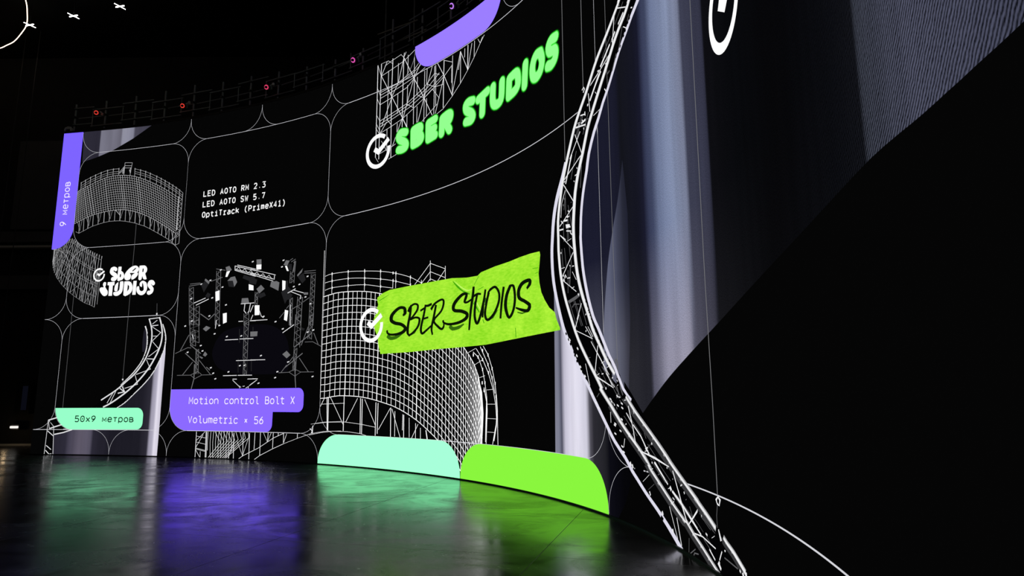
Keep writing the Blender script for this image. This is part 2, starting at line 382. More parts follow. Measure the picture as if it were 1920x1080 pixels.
# lettering: single-line glyphs in a box 1 wide and 1 tall
GLYPHS = {
 'L': '0,1 0,0 1,0', 'E': '1,1 0,1 0,0 1,0|0,.52 .85,.52', 'D': '0,0 0,1 .5,1 .85,.86 1,.6 1,.4 .85,.14 .5,0 0,0', 'A': '0,0 .5,1 1,0|.2,.33 .8,.33',
 'O': '.5,1 .15,.9 0,.65 0,.35 .15,.1 .5,0 .85,.1 1,.35 1,.65 .85,.9 .5,1 .4,.98', 'T': '0,1 1,1|.5,1 .5,0', 'R': '0,0 0,1 .6,1 .95,.88 .95,.62 .6,.48 0,.48|.5,.48 1,0',
 'M': '0,0 0,1 .5,.34 1,1 1,0', 'S': '1,.85 .75,1 .25,1 .02,.82 .1,.6 .9,.42 1,.2 .75,0 .2,0 0,.17', 'W': '0,1 .2,0 .5,.65 .8,0 1,1',
 '2': '0,.8 .2,1 .75,1 1,.8 .95,.58 0,0 1,0', '3': '0,1 1,1 .45,.6 .85,.55 1,.35 .95,.12 .7,0 .2,0 0,.12', '5': '.95,1 .1,1 .05,.55 .6,.6 .95,.45 1,.2 .75,0 .2,0 0,.12',
 '7': '0,1 1,1 .4,0', '.': '.42,.08 .6,.08', 'p': '0,.72 0,-.25|0,.58 .3,.73 .75,.72 1,.5 1,.22 .75,0 .3,0 0,.14', 't': '.4,.98 .4,.15 .6,0 1,0|0,.72 .95,.72',
 'i': '.1,.72 .55,.72 .55,0|0,0 1,0|.45,.98 .63,.98', 'r': '.05,.72 .35,.72 .35,0|0,0 .8,0|.35,.48 .6,.72 1,.72', 'a': '.1,.7 .6,.74 .95,.6 .95,0|.95,.42 .3,.42 0,.25 .1,.03 .5,0 .95,.18',
 'c': '1,.6 .7,.74 .25,.72 0,.5 0,.22 .25,0 .7,0 1,.12', 'k': '0,1 0,0|.95,.72 0,.28|.35,.42 1,0', '(': '.75,1.1 .35,.75 .25,.4 .35,.1 .75,-.2', ')': '.25,1.1 .65,.75 .75,.4 .65,.1 .25,-.2',
 'P': '0,0 0,1 .65,1 1,.85 1,.58 .65,.43 0,.43', 'm': '0,0 0,.72 .35,.72 .5,.6 .5,0|.5,.6 .7,.73 1,.62 1,0', 'e': '0,.38 1,.38 1,.55 .75,.73 .25,.73 0,.5 0,.2 .25,0 .75,0 .98,.1',
 'X': '0,1 1,0|0,0 1,1', '4': '.75,0 .75,1 0,.28 1,.28', '1': '.15,.8 .55,1 .55,0|.1,0 1,0', 'o': '.5,.74 .15,.65 0,.45 0,.28 .15,.08 .5,0 .85,.08 1,.28 1,.45 .85,.65 .5,.74 .4,.72',
 'n': '0,0 0,.72|0,.55 .35,.74 .75,.72 1,.5 1,0', 'l': '.05,1 .5,1 .5,.15 .65,0 1,0', 'B': '0,0 0,1 .65,1 .92,.85 .9,.62 .6,.53 0,.53|.6,.53 1,.4 1,.15 .7,0 0,0', 'V': '0,1 .5,0 1,1',
 'u': '0,.72 0,.2 .25,0 .65,0 1,.2|1,.72 1,0', '\u00d7': '.15,.65 .8,.15|.15,.15 .8,.65', '6': '.8,1 .2,.6 0,.3 .15,.06 .5,0 .85,.08 1,.3 .85,.55 .5,.6 .1,.42',
 '9': '.2,0 .8,.4 1,.7 .85,.94 .5,1 .15,.92 0,.7 .15,.45 .5,.4 .9,.58', '0': '.5,1 .15,.9 0,.65 0,.35 .15,.1 .5,0 .85,.1 1,.35 1,.65 .85,.9 .5,1 .4,.98|.42,.35 .58,.65', 'x': '0,.72 1,0|0,0 1,.72',
 '\u043c': '0,0 0,.72 .5,.2 1,.72 1,0', '\u0442': '0,.72 1,.72|.5,.72 .5,0', '\u0432': '0,0 0,.72 .65,.72 .9,.6 .85,.42 .6,.38 0,.38|.6,.38 1,.28 .98,.1 .7,0 0,0'}
GLYPHS['\u0435'] = GLYPHS['e']; GLYPHS['\u0440'] = GLYPHS['p']; GLYPHS['\u043e'] = GLYPHS['o']
def lettering(text, s0, h0, pitch, gw, cap, stroke, name, m, parent, layer, upright=True, label=None):
    d = Draw()
    for i, ch in enumerate(text):
        if ch == ' ': continue
        for pl in GLYPHS[ch].split('|'):
            pts = []
            for t in pl.split():
                x, y = map(float, t.split(',')); x = i * pitch + x * gw; y *= cap
                pts.append((s0 + x, h0 + y) if upright else (s0 - y, h0 + x))
            d.ribbon(pts, stroke)
    return d.build(name, m, parent, layer, label)

# ------------------------------------------------------------------ the hall
def slab(name, x0, x1, y0, y1, z0, z1, m):
    bm = bmesh.new(); add_box(bm, ((x0 + x1) / 2, (y0 + y1) / 2, (z0 + z1) / 2), (x1 - x0, y1 - y0, z1 - z0))
    return structure(from_bm(name, bm, m))
ZC = 13.2
slab('floor', -34, 9, -13, 21.2, -.2, 0, M['floor'])
slab('ceiling', -34, 9, -13, 21.2, ZC, ZC + .2, M['ceil'])
slab('wall_back', -34, 9, 21.0, 21.2, 0, ZC, M['wall'])
slab('wall_left', -34.2, -34, -13, 21.2, 0, ZC, M['wall'])
slab('wall_right', 9, 9.2, -13, 21.2, 0, ZC, M['wall'])
slab('trim_1', -26, -13.2, 20.7, 21.0, 6.36, 6.43, M['ledge'])
slab('trim_2', -26, -13.2, 20.85, 21.0, 5.0, 5.45, M['panel'])
slab('trim_3', -26, -13.2, 20.9, 21.0, .0, .05, M['ledge'])
slab('trim_4', -26, -13.2, 20.9, 21.0, 6.6, 6.95, M['panel'])

bm = bmesh.new(); add_box(bm, (-15.65, 20.9, 8.55), (2.05, .12, 3.1), bevel=.02)
tag(from_bm('acoustic_panel', bm, M['panel']), 'large charcoal acoustic panel on the dark back wall left of the screen', 'acoustic panel')

t = tag(empty('wall_cabinet', (-15.55, 20.9, 1.0)), 'tall narrow dark cabinet with a dim blue glass, hung on the back wall', 'cabinet')
bm = bmesh.new(); add_box(bm, (0, -.02, .48), (.5, .24, 1.0), bevel=.02); from_bm('body', bm, M['trim'], t)
bm = bmesh.new(); add_box(bm, (.06, -.145, .48), (.16, .02, .75)); from_bm('glass_door', bm, M['screen_blue'], t)

t = tag(empty('low_lamp', (-15.66, 20.63, .5)), 'small bright white lamp low on the dark back wall', 'lamp')
bm = bmesh.new(); add_box(bm, (0, .22, .08), (.26, .3, .16), bevel=.01); from_bm('housing', bm, M['plastic'], t)
bm = bmesh.new(); add_box(bm, (0, .05, .08), (.24, .06, .07), bevel=.01); from_bm('lens', bm, M['lens'], t)
pl = bpy.data.lights.new('warm_floor_fill', 'POINT'); pl.energy = .9; pl.color = (1, .72, .42); pl.shadow_soft_size = .05  # added warm fill for the floor patch, not the white lamp's own light
po = bpy.data.objects.new('warm_floor_fill', pl); COL.objects.link(po); po.parent = t; po.location = (0, -.25, .02)

for x, y, lab in ((-15.2, 19.3, 'thin dark cable hanging from the ceiling, the one nearer the screen'), (-15.9, 19.6, 'thin dark cable hanging from the ceiling, the one farther from the screen')):
    bm = bmesh.new(); add_tube(bm, [(x, y, ZC - .0), (x - .04, y, 8), (x - .1, y, 3), (x - .12, y, .0)], .012, 6)
    tag(from_bm('hanging_cable', bm, M['plastic']), lab, 'cable', 'cables hanging by the back wall')

# lamps under the ceiling
def cross_lamp(x, y, lab):
    t = tag(empty('cross_lamp', (x, y, 12.5)), lab, 'ceiling lamp', 'cross shaped ceiling lamps')
    for a, r in ((-.2, .015), (1.05, .0085)):
        bm = bmesh.new(); c, s = math.cos(a) * .14, math.sin(a) * .17; add_tube(bm, [(-c, -s, 0), (c, s, 0)], r, 8); from_bm('tube', bm, M['lampw'], t)
    bm = bmesh.new(); add_cyl(bm, (0, 0, 0), (0, 0, ZC - 12.5), .008, n=8); from_bm('stem', bm, M['trim'], t)
    return t
cross_lamp(-11.13, 16.9, 'white cross shaped lamp nearest the screen, rightmost of three')
cross_lamp(-12.76, 17.35, 'white cross shaped lamp, middle one of three')
cross_lamp(-14.37, 17.8, 'white cross shaped lamp beside the curved warm light tube')
t = tag(empty('curved_light_tube', (-14, 17.2, 12.5)), 'long curved warm white light tube hanging under the black ceiling', 'ceiling lamp')
ring = [(-13.57, 16.56), (-14.0, 17.2), (-14.45, 17.78), (-14.94, 18.23), (-15.5, 18.68), (-15.93, 18.92), (-16.35, 19.12), (-17.5, 19.5), (-19.2, 19.4), (-20.6, 18.2), (-20.8, 15.8), (-19, 12.8), (-16.5, 11.2), (-14.2, 10.8), (-12.5, 11.6), (-12.3, 13.4), (-12.9, 15.3)]
bm = bmesh.new(); add_tube(bm, [(x + 14, y - 17.2, 0) for x, y in spline(ring, 8, True)], .0125, 8, True); from_bm('tube', bm, M['tube'], t)
for k in (1, 6, 9, 12, 14):
    bm = bmesh.new(); x, y = ring[k]; add_cyl(bm, (x + 14, y - 17.2, 0), (x + 14, y - 17.2, ZC - 12.5), .005, n=6); from_bm('hanger', bm, M['trim'], t)

# ------------------------------------------------------------------ the LED wall
wall = tag(empty('led_screen', W(9, 0)), 'huge curved black LED screen wall showing glowing graphics, standing on the polished floor', 'LED screen')
bpy.context.view_layer.update()
def fix(o): o.matrix_parent_inverse = Matrix.Translation(-W(9, 0)); return o
_link = link
def link(name, me, m, parent=None):
    o = _link(name, me, m, parent)
    if parent is wall: fix(o)
    return o

bm = bmesh.new(); n = 130; rows = []
for i in range(n + 1):
    s = SMAX * i / n
    rows.append([bm.verts.new(W(s, h, d)) for h, d in ((.0, 0), (H, 0), (H, -.2), (.0, -.2))])
for a, b in zip(rows, rows[1:]):
    for k in range(4): bm.faces.new((a[k], a[(k + 1) % 4], b[(k + 1) % 4], b[k]))
bm.faces.new(rows[0]); bm.faces.new(rows[-1][::-1])
from_bm('screen_panel', bm, M['screen'], wall)
bm = bmesh.new(); rows = []
for i in range(n + 1):
    s = SMAX * i / n
    rows.append([bm.verts.new(W(s, h, d)) for h, d in ((H, .012), (H + .06, .012), (H + .06, -.21), (H, -.21))])
for a, b in zip(rows, rows[1:]):
    for k in range(4): bm.faces.new((a[k], a[(k + 1) % 4], b[(k + 1) % 4], b[k]))
bm.faces.new(rows[0]); bm.faces.new(rows[-1][::-1])
from_bm('top_rail', bm, M['trim'], wall)
bm = bmesh.new(); rows = []
for i in range(n + 1):
    s = SMAX * i / n
    rows.append([bm.verts.new(W(s, h, d)) for h, d in ((0, .03), (.022, .03), (.022, 0), (0, 0))])
for a, b in zip(rows, rows[1:]):
    for k in range(4): bm.faces.new((a[k], a[(k + 1) % 4], b[(k + 1) % 4], b[k]))
from_bm('base_strip', bm, M['trim'], wall)

# thin outlines of the layout's rounded cells
C1, C2, C3, C4, C5 = .63, 4.26, 9.09, 13.465, 17.655
R1, R2, R3, R4 = .655, 3.61, 5.585, 8.345
RAD = .6
cells = [(C1, C2, R1, R2), (C1, C2, R2, R3), (C1, C2, R3, R4), (C2, C3, R1, R3), (C2, C3, R3, R4), (C3, C5, R1, R3), (C3, C5, R3, R4), (C5, 29, R1, R4),
         (-1.3, 2.44, -.75, R1), (2.44, C2, -.75, R1), (C2, C3, -.75, R1), (C5, 29, -.75, R1), (C1, C2, R4, 9.75), (C2, 6.69, R4, 9.75), (6.69, C3, R4, 9.75),
         (C3, 11.9, R4, 9.75), (14.77, C5, R4, 9.75), (-1.3, C1, R1, R2), (-1.3, C1, R2, R3)]
def clip(pts):
    out = []; cur = []
    for p in pts:
        if .02 <= p[0] <= SMAX and .03 <= p[1] <= 8.985: cur.append(p)
        else:
            if len(cur) > 1: out.append(cur)
            cur = []
    if len(cur) > 1: out.append(cur)
    return out
def seg(a, b, n=60): return [(a[0] + (b[0] - a[0]) * k / n, a[1] + (b[1] - a[1]) * k / n) for k in range(n + 1)]
for s0, s1, h0, h1 in cells:
    d = Draw(); r = RAD
    for pl in (seg((s0 + r, h0), (s1 - r, h0), 120), seg((s0 + r, h1), (s1 - r, h1), 120)):
        for c in clip(pl): d.ribbon(c, .0125 if s0 > 8 or h0 < 1 else .009)
    for pl in (seg((s0, h0 + r), (s0, h1 - r)), seg((s1, h0 + r), (s1, h1 - r))):
        for c in clip(pl): d.ribbon(c, .0068 if (s0, h0) != (C1, R3) and (s0, h0) != (C2, R3) else .003)
    for cx, cy, a in ((s1 - r, h1 - r, 0), (s0 + r, h1 - r, 90), (s0 + r, h0 + r, 180), (s1 - r, h0 + r, 270)):
        for c in clip(arc(cx, cy, r, a, a + 90, 40)): d.ribbon(c, .0058)
    if d.f: d.build('cell_outline', M['line'], wall, 3)

# coloured tiles and captions
def tile(name, pts, m, layer=5, label=None):
    d = Draw(); d.poly(pts); return d.build(name, m, wall, layer, label)
o = tile('caption_strip', [(0, 9), (0, R3), (.03, R3)] + arc(.03, R3 + .6, .6, 270, 360, 14) + [(C1, 9)], M['violet'], label='tall violet strip at the screen\'s left end')
lettering('9 \u043c\u0435\u0442\u0440\u043e\u0432', .372, 6.255, .166, .108, .19, .022, 'lettering', M['text_pale'], o, 6, upright=False)
o = tile('caption_strip', [(.648, 1.217)] + arc(1.248, 1.257, .6, 184, 270, 12) + arc(3.26, .838, .17, 270, 360, 8) + arc(3.23, 1.017, .2, 0, 90, 8), M['mint2'], label='mint green caption strip')
lettering('50x9 \u043c\u0435\u0442\u0440\u043e\u0432', 1.296, .86, .1716, .113, .148, .026, 'lettering', M['text_dark'], o, 6)
o = tile('caption_strip', [(4.268, 1.676)] + arc(8.395, 1.51, .165, 90, 0, 8) + arc(8.395, 1.293, .165, 0, -90, 8) + [(7.588, 1.128)] + arc(7.41, .84, .175, 0, -90, 8) + arc(4.868, 1.262, .6, 270, 180, 14), M['violet2'], label='stepped violet caption in two lines')
lettering('Motion control Bolt X', 4.876, 1.314, .164, .112, .164, .021, 'lettering', M['text_pale'], o, 6)
lettering('Volumetric \u00d7 56', 4.885, .849, .164, .112, .162, .021, 'lettering', M['text_pale'], o, 6)
tile('colour_tile', [(C3, .0)] + arc(C3 + .6, R1 - .6, .6, 180, 90, 14) + arc(C4 - .6, R1 - .6, .6, 90, 0, 14) + [(C4, .0)], M['mint'], label='blank mint tile at the floor')
tile('colour_tile', [(C4 + .012, .0)] + arc(C4 + .612, R1 - .6, .6, 180, 90, 14) + arc(C5 - .6, R1 - .6, .6, 90, 0, 14) + [(C5, .0)], M['lime'], label='blank lime tile at the floor')
tile('colour_tile', [(11.9, 9)] + arc(12.5, 8.96, .6, 180, 270, 14) + arc(14.17, 8.96, .6, 270, 360, 14) + [(14.77, 9)], M['violet3'], label='blank pale violet tile at the top edge')

for txt, h in (('LED AOTO RM 2.3', 6.725), ('LED AOTO SW 5.7', 6.436), ('OptiTrack (PrimeX41)', 6.152)):
    lettering(txt, 4.872, h, .1415, .088, .138, .0265, 'lettering', M['w100'], wall, 5, label='line of small bold white lettering')

def round_logo(cs, ch, r, layer=8):
    d = Draw(); w = .235 * r
    ring = arc(cs, ch, r - w / 2, 52, 367, 48); d.ribbon(ring, w)
    d.ribbon([(cs - .30 * r, ch + .17 * r), (cs + .03 * r, ch - .06 * r), (cs + .86 * r, ch + .52 * r)], .28 * r)
    d.build('round_logo', M['w100'], wall, layer, 'white ring with a tick breaking through it')
for a in ((10.728, 6.904, .405), (10.655, 2.99, .378), (1.615, 4.795, .187), (21.285, 4.672, .402)): round_logo(*a)

# pictures shown by the screen: strokes as "width[,round]:along,up,..." and areas, all in millimetres
PICTURES = [
    ('wire1', 'wire_screen_drawing', None, 'w70', 3, 'white wireframe of a curved screen on scaffolding',
     '13/13/12/12/12/12/12/12/12/11/11/11/11/11/11/10/10/10/10/10/10/10,0:610,7190,673,7242,753,7291,858,7332,1004,7390,1186,7463,1354,7523,1512,7570,1660,7596,1813,7608,1982,7608,2152,7595,2323,7570,2497,7528,2672,7472,2848,7404,3025,7327,3203,7246,3378,7159,3555,7063,3777,6931,4022,6781;7,0:612,7130,680,7182,764,7232,873,7275,1020,7332,1201,7402,1368,7460,1527,7505,1677,7530,1832,7541,1998,7540,2167,7526,2339,7500,2512,7457,2687,7400,2863,7331,3040,7254,3218,7172,3393,7084,3567,6989,3784,6861,4022,6714;7,0:615,7070,688,7123,776,7173,888,7218,1036,7274,1216,7341,1383,7396,1542,7440,1695,7464,1850,7474,2014,7472,2182,7457,2354,7430,2527,7386,2702,7329,2878,7259,3055,7182,3234,7098,3407,7010,3579,6916,3790,6790,4022,6648;7,0:617,7010,695,7064,787,7115,904,7160,1052,7215,1231,7280,1397,7333,1557,7375,1712,7397,1869,7406,2030,7404,2197,7388,2369,7360,2542,7316,2717,7257,2893,7187,3070,7109,3249,7024,3421,6935,3591,6843,3797,6720,4021,6581;7,0:620,6950,702,7004,799,7056,919,7103,1069,7157,1246,7219,1411,7270,1572,7310,1730,7331,1888,7339,2046,7336,2211,7320,2384,7290,2557,7245,2732,7186,2908,7115,3086,7036,3264,6950,3436,6861,3603,6770,3803,6650,4021,6515;7,0:622,6890,710,6945,810,6998,934,7046,1085,7099,1260,7158,1426,7207,1587,7245,1747,7265,1906,7272,2062,7268,2226,7251,2399,7221,2572,7174,2747,7114,2923,7043,3101,6964,3280,6876,3450,6787,3615,6697,3810,6580,4021,6449;7,0:625,6830,717,6886,822,6940,949,6988,1101,7041,1275,7097,1440,7144,1602,7180,1765,7199,1925,7205,2078,7201,2241,7183,2414,7151,2587,7104,2762,7043,2938,6972,3116,6892,3295,6802,3465,6713,3627,6624,3817,6510,4021,6383;7,0:627,6770,724,6827,833,6882,964,6931,1117,6983,1290,7037,1454,7081,1616,7115,1782,7133,1944,7139,2094,7133,2256,7114,2429,7082,2603,7033,2777,6972,2954,6900,3131,6819,3311,6728,3479,6639,3638,6551,3823,6440,4021,6316;7,0:630,6710,731,6768,845,6823,979,6874,1133,6925,1304,6976,1469,7018,1631,7051,1800,7067,1962,7072,2110,7066,2270,7046,2444,7013,2618,6963,2793,6901,2969,6829,3146,6747,3326,6655,3493,6566,3650,6478,3830,6370,4021,6250;7,0:632,6651,738,6709,856,6765,994,6817,1149,6868,1319,6916,1483,6956,1646,6986,1817,7001,1981,7005,2126,6999,2285,6978,2459,6943,2633,6893,2808,6830,2984,6758,3161,6675,3341,6582,3508,6492,3662,6406,3836,6300,4020,6184;7,0:634,6591,746,6650,868,6707,1009,6760,1165,6810,1334,6855,1497,6893,1661,6922,1835,6936,1999,6939,2142,6931,2300,6910,2474,6874,2648,6823,2823,6759,2999,6686,3176,6604,3357,6509,3522,6419,3674,6334,3843,6231,4020,6118;7,0:637,6531,753,6592,879,6650,1024,6704,1181,6752,1349,6795,1512,6830,1676,6857,1852,6870,2018,6872,2158,6864,2314,6842,2489,6805,2663,6753,2838,6688,3014,6615,3191,6532,3372,6435,3536,6345,3686,6261,3849,6161,4020,6053;7,0:639,6472,760,6533,891,6592,1039,6647,1197,6695,1363,6734,1526,6768,1690,6793,1869,6805,2037,6806,2174,6797,2329,6774,2504,6737,2678,6683,2853,6618,3028,6544,3206,6460,3387,6363,3551,6272,3697,6189,3856,6092,4020,5987;7,0:642,6412,767,6474,902,6534,1054,6590,1213,6637,1378,6674,1540,6706,1705,6729,1887,6740,2055,6740,2190,6730,2343,6707,2518,6668,2693,6614,2868,6547,3043,6473,3221,6389,3402,6290,3565,6199,3709,6117,3863,6022,4020,5921;7,0:644,6353,774,6416,913,6476,1069,6534,1229,6580,1393,6614,1555,6643,1720,6665,1904,6674,2074,6674,2206,6664,2358,6639,2533,6599,2708,6544,2883,6477,3058,6403,3236,6318,3418,6217,3579,6126,3721,6045,3869,5953,4020,5856;11,0:647,6294,782,6357,925,6419,1084,6477,1245,6523,1407,6554,1569,6581,1734,6601,1921,6609,2092,6608,2222,6597,2373,6572,2548,6531,2722,6475,2897,6407,3073,6332,3251,6246,3433,6144,3594,6053,3733,5974,3876,5884,4019,5790;9,0:610,7190,647,6294;9,0:639,7214,708,6323;8,0:668,7237,770,6352;8,0:699,7261,833,6380;8,0:737,7283,899,6408;8,0:780,7302,969,6436;15,0:828,7321,1042,6463;8,0:882,7342,1116,6488;15,0:947,7367,1189,6509;15,0:1023,7398,1263,6526;8,0:1107,7432,1337,6541;8,0:1190,7465,1411,6555;8,0:1268,7493,1485,6568;8,0:1343,7520,1558,6580;8,0:1417,7544,1632,6590;15,0:1489,7564,1709,6598;8,0:1558,7580,1789,6605;8,0:1625,7592,1876,6608;8,0:1692,7600,1962,6610;8,0:1761,7606,2042,6609;8,0:1834,7609,2110,6607;8,0:1911,7610,2170,6603;15,0:1989,7607,2228,6596;15,0:2067,7603,2291,6587;9,0:2145,7596,2365,6573;9,0:2223,7587,2444,6556;9,0:2301,7574,2525,6537;9,0:2380,7558,2605,6514;9,0:2459,7539,2685,6488;15,0:2538,7516,2764,6459;15,0:2618,7491,2844,6428;9,0:2698,7463,2924,6396;9,0:2779,7432,3004,6362;9,0:2859,7399,3085,6327;9,0:2940,7364,3165,6289;9,0:3021,7329,3247,6248;9,0:3102,7293,3331,6203;9,0:3183,7255,3414,6155;9,0:3265,7216,3493,6110;9,0:3345,7176,3565,6069;9,0:3422,7136,3631,6032;9,0:3502,7092,3694,5996;9,0:3590,7043,3757,5959;9,0:3689,6984,3822,5918;9,0:3798,6918,3888,5876;9,0:3911,6849,3954,5833;9,0:4022,6781,4019,5790;33,0:4033,6822,4028,6496,4041,5881;12,0:4154,6904,4148,6386,4149,5508;8,0:4149,5508,4020,5469;9,0:4030,6793,4147,6719,4035,6668;9,0:4032,6668,4146,6596,4038,6544;9,0:4035,6545,4146,6472,4041,6421;9,0:4038,6421,4145,6349,4043,6297;9,0:4040,6298,4145,6227,4046,6174;9,0:4043,6175,4144,6104,4048,6051;9,0:4045,6052,4144,5982,4051,5929;9,0:4048,5929,4143,5860,4053,5807;9,0:4050,5807,4142,5739,4056,5685;8,0:722,7476,816,7522,911,7568,1011,7613,1125,7656,1244,7698,1348,7731,1425,7754,1486,7769,1548,7781,1617,7791,1685,7799,1751,7803,1812,7805,1870,7803,1928,7801;7,0:2465,7754,2587,7717,2709,7680,2833,7637,2964,7582,3098,7522,3222,7463,3325,7412,3418,7363,3520,7307,3645,7236,3778,7158,3898,7085,3993,7022,4073,6963,4154,6904;8,0:731,7397,825,7443,920,7489,1020,7534,1134,7577,1253,7619,1357,7652,1434,7675,1495,7690,1557,7702,1625,7712,1694,7720,1760,7725,1821,7726,1879,7724,1937,7723;7,0:2473,7675,2595,7639,2717,7602,2841,7559,2972,7505,3106,7445,3229,7386,3332,7336,3425,7287,3527,7230,3652,7160,3785,7082,3905,7009,4000,6946,4080,6888,4160,6829;8,0:737,7339,832,7385,927,7431,1027,7476,1140,7519,1259,7561,1363,7595,1440,7617,1501,7632,1563,7644,1631,7655,1700,7662,1766,7667,1827,7668,1885,7667,1943,7665;7,0:2479,7618,2601,7582,2722,7545,2846,7502,2978,7448,3111,7388,3235,7330,3338,7279,3431,7231,3532,7174,3657,7104,3791,7027,3911,6954,4005,6891,4085,6832,4165,6774;11,0:725,7496,735,7287;19,0:725,7496,729,7439;11,0:857,7561,868,7340;19,0:857,7561,861,7503;11,0:1015,7633,1026,7404;20,0:1015,7633,1018,7576;11,0:1174,7693,1185,7466;20,0:1174,7693,1178,7635;11,0:1352,7752,1362,7530;20,0:1352,7752,1355,7694;11,0:1558,7802,1567,7584;20,0:1558,7802,1561,7745;11,0:1746,7823,1755,7607;20,0:1746,7823,1750,7766;11,0:1932,7822,1940,7610;20,0:1932,7822,1935,7764;11,0:2103,7827,2112,7599;20,0:2103,7827,2106,7770;11,0:2317,7808,2327,7568;20,0:2317,7808,2320,7751;11,0:2469,7774,2479,7532;20,0:2469,7774,2472,7717;11,0:2662,7718,2672,7470;20,0:2662,7718,2664,7661;11,0:2837,7657,2848,7401;20,0:2837,7657,2840,7600;11,0:3001,7588,3012,7330;20,0:3001,7588,3004,7531;11,0:3226,7483,3236,7227;20,0:3226,7483,3228,7427;11,0:3382,7404,3392,7148;20,0:3382,7404,3385,7348;11,0:3524,7327,3533,7071;20,0:3524,7327,3526,7271;11,0:3666,7246,3675,6988;20,0:3666,7246,3668,7191;11,0:3792,7172,3801,6912;20,0:3792,7172,3794,7117;11,0:3912,7098,3921,6838;20,0:3912,7098,3914,7043;11,0:4039,7010,4046,6779;20,0:4039,7010,4042,6955;11,0:2118,7962,2363,7939,2329,7637;12,0:2118,7962,2116,7643;11,0:2121,7876,2354,7854;11,0:2119,7811,2343,7791;13,0:2127,7875,1931,7666;12,0:2120,7798,1961,7656;12,0:2050,7765,2062,7647;24,0:2089,7813,2098,7644;23,0:2289,7744,2329,7637;7,0:711,6060,817,6011,954,6068,1091,6131,1243,6191,1412,6232,1596,6271,1768,6293,1942,6295,2118,6288,2296,6263,2446,6232,2626,6189,2778,6135,2945,6083,3145,5989,3285,5916,3424,5844,3549,5778,3689,5701,3798,5639,3924,5549,4035,5468;13,0:799,6365,817,6011;8,0:882,6401,843,6086,739,6337;13,0:937,6423,954,6068;17,0:1075,6474,1091,6131;8,0:1159,6501,1117,6206,1014,6453;13,0:1229,6519,1243,6191;13,0:1399,6553,1412,6232;8,0:1485,6568,1438,6307,1337,6541;17,0:1585,6584,1596,6271;13,0:1758,6602,1768,6293;8,0:1845,6607,1795,6368,1694,6597;13,0:1932,6609,1942,6295;18,0:2108,6607,2118,6288;8,0:2196,6600,2145,6362,2043,6609;13,0:2285,6587,2296,6263;13,0:2435,6559,2446,6232;8,0:2525,6537,2473,6306,2369,6572;18,0:2616,6511,2626,6189;13,0:2769,6457,2778,6135;8,0:2861,6421,2806,6208,2702,6482;13,0:2937,6390,2945,6083;18,0:3138,6303,3145,5989;8,0:3231,6257,3173,6061,3070,6334;13,0:3277,6232,3285,5916;13,0:3418,6153,3424,5844;8,0:3512,6099,3453,5916,3349,6192;18,0:3543,6082,3549,5778;13,0:3683,6002,3689,5701;8,0:3777,5947,3717,5773,3615,6041;13,0:3793,5937,3798,5639;18,0:3919,5856,3924,5549;8,0:4013,5794,3953,5620,3849,5901;13,0:4028,5789,4035,5468;17/17/20,0:1953,6603,2101,6453,2114,6605',
     ''),
    ('scaf1', 'scaffold_drawing', None, 'w60', 3, 'dense white scaffold lattice seen from behind, at the left edge',
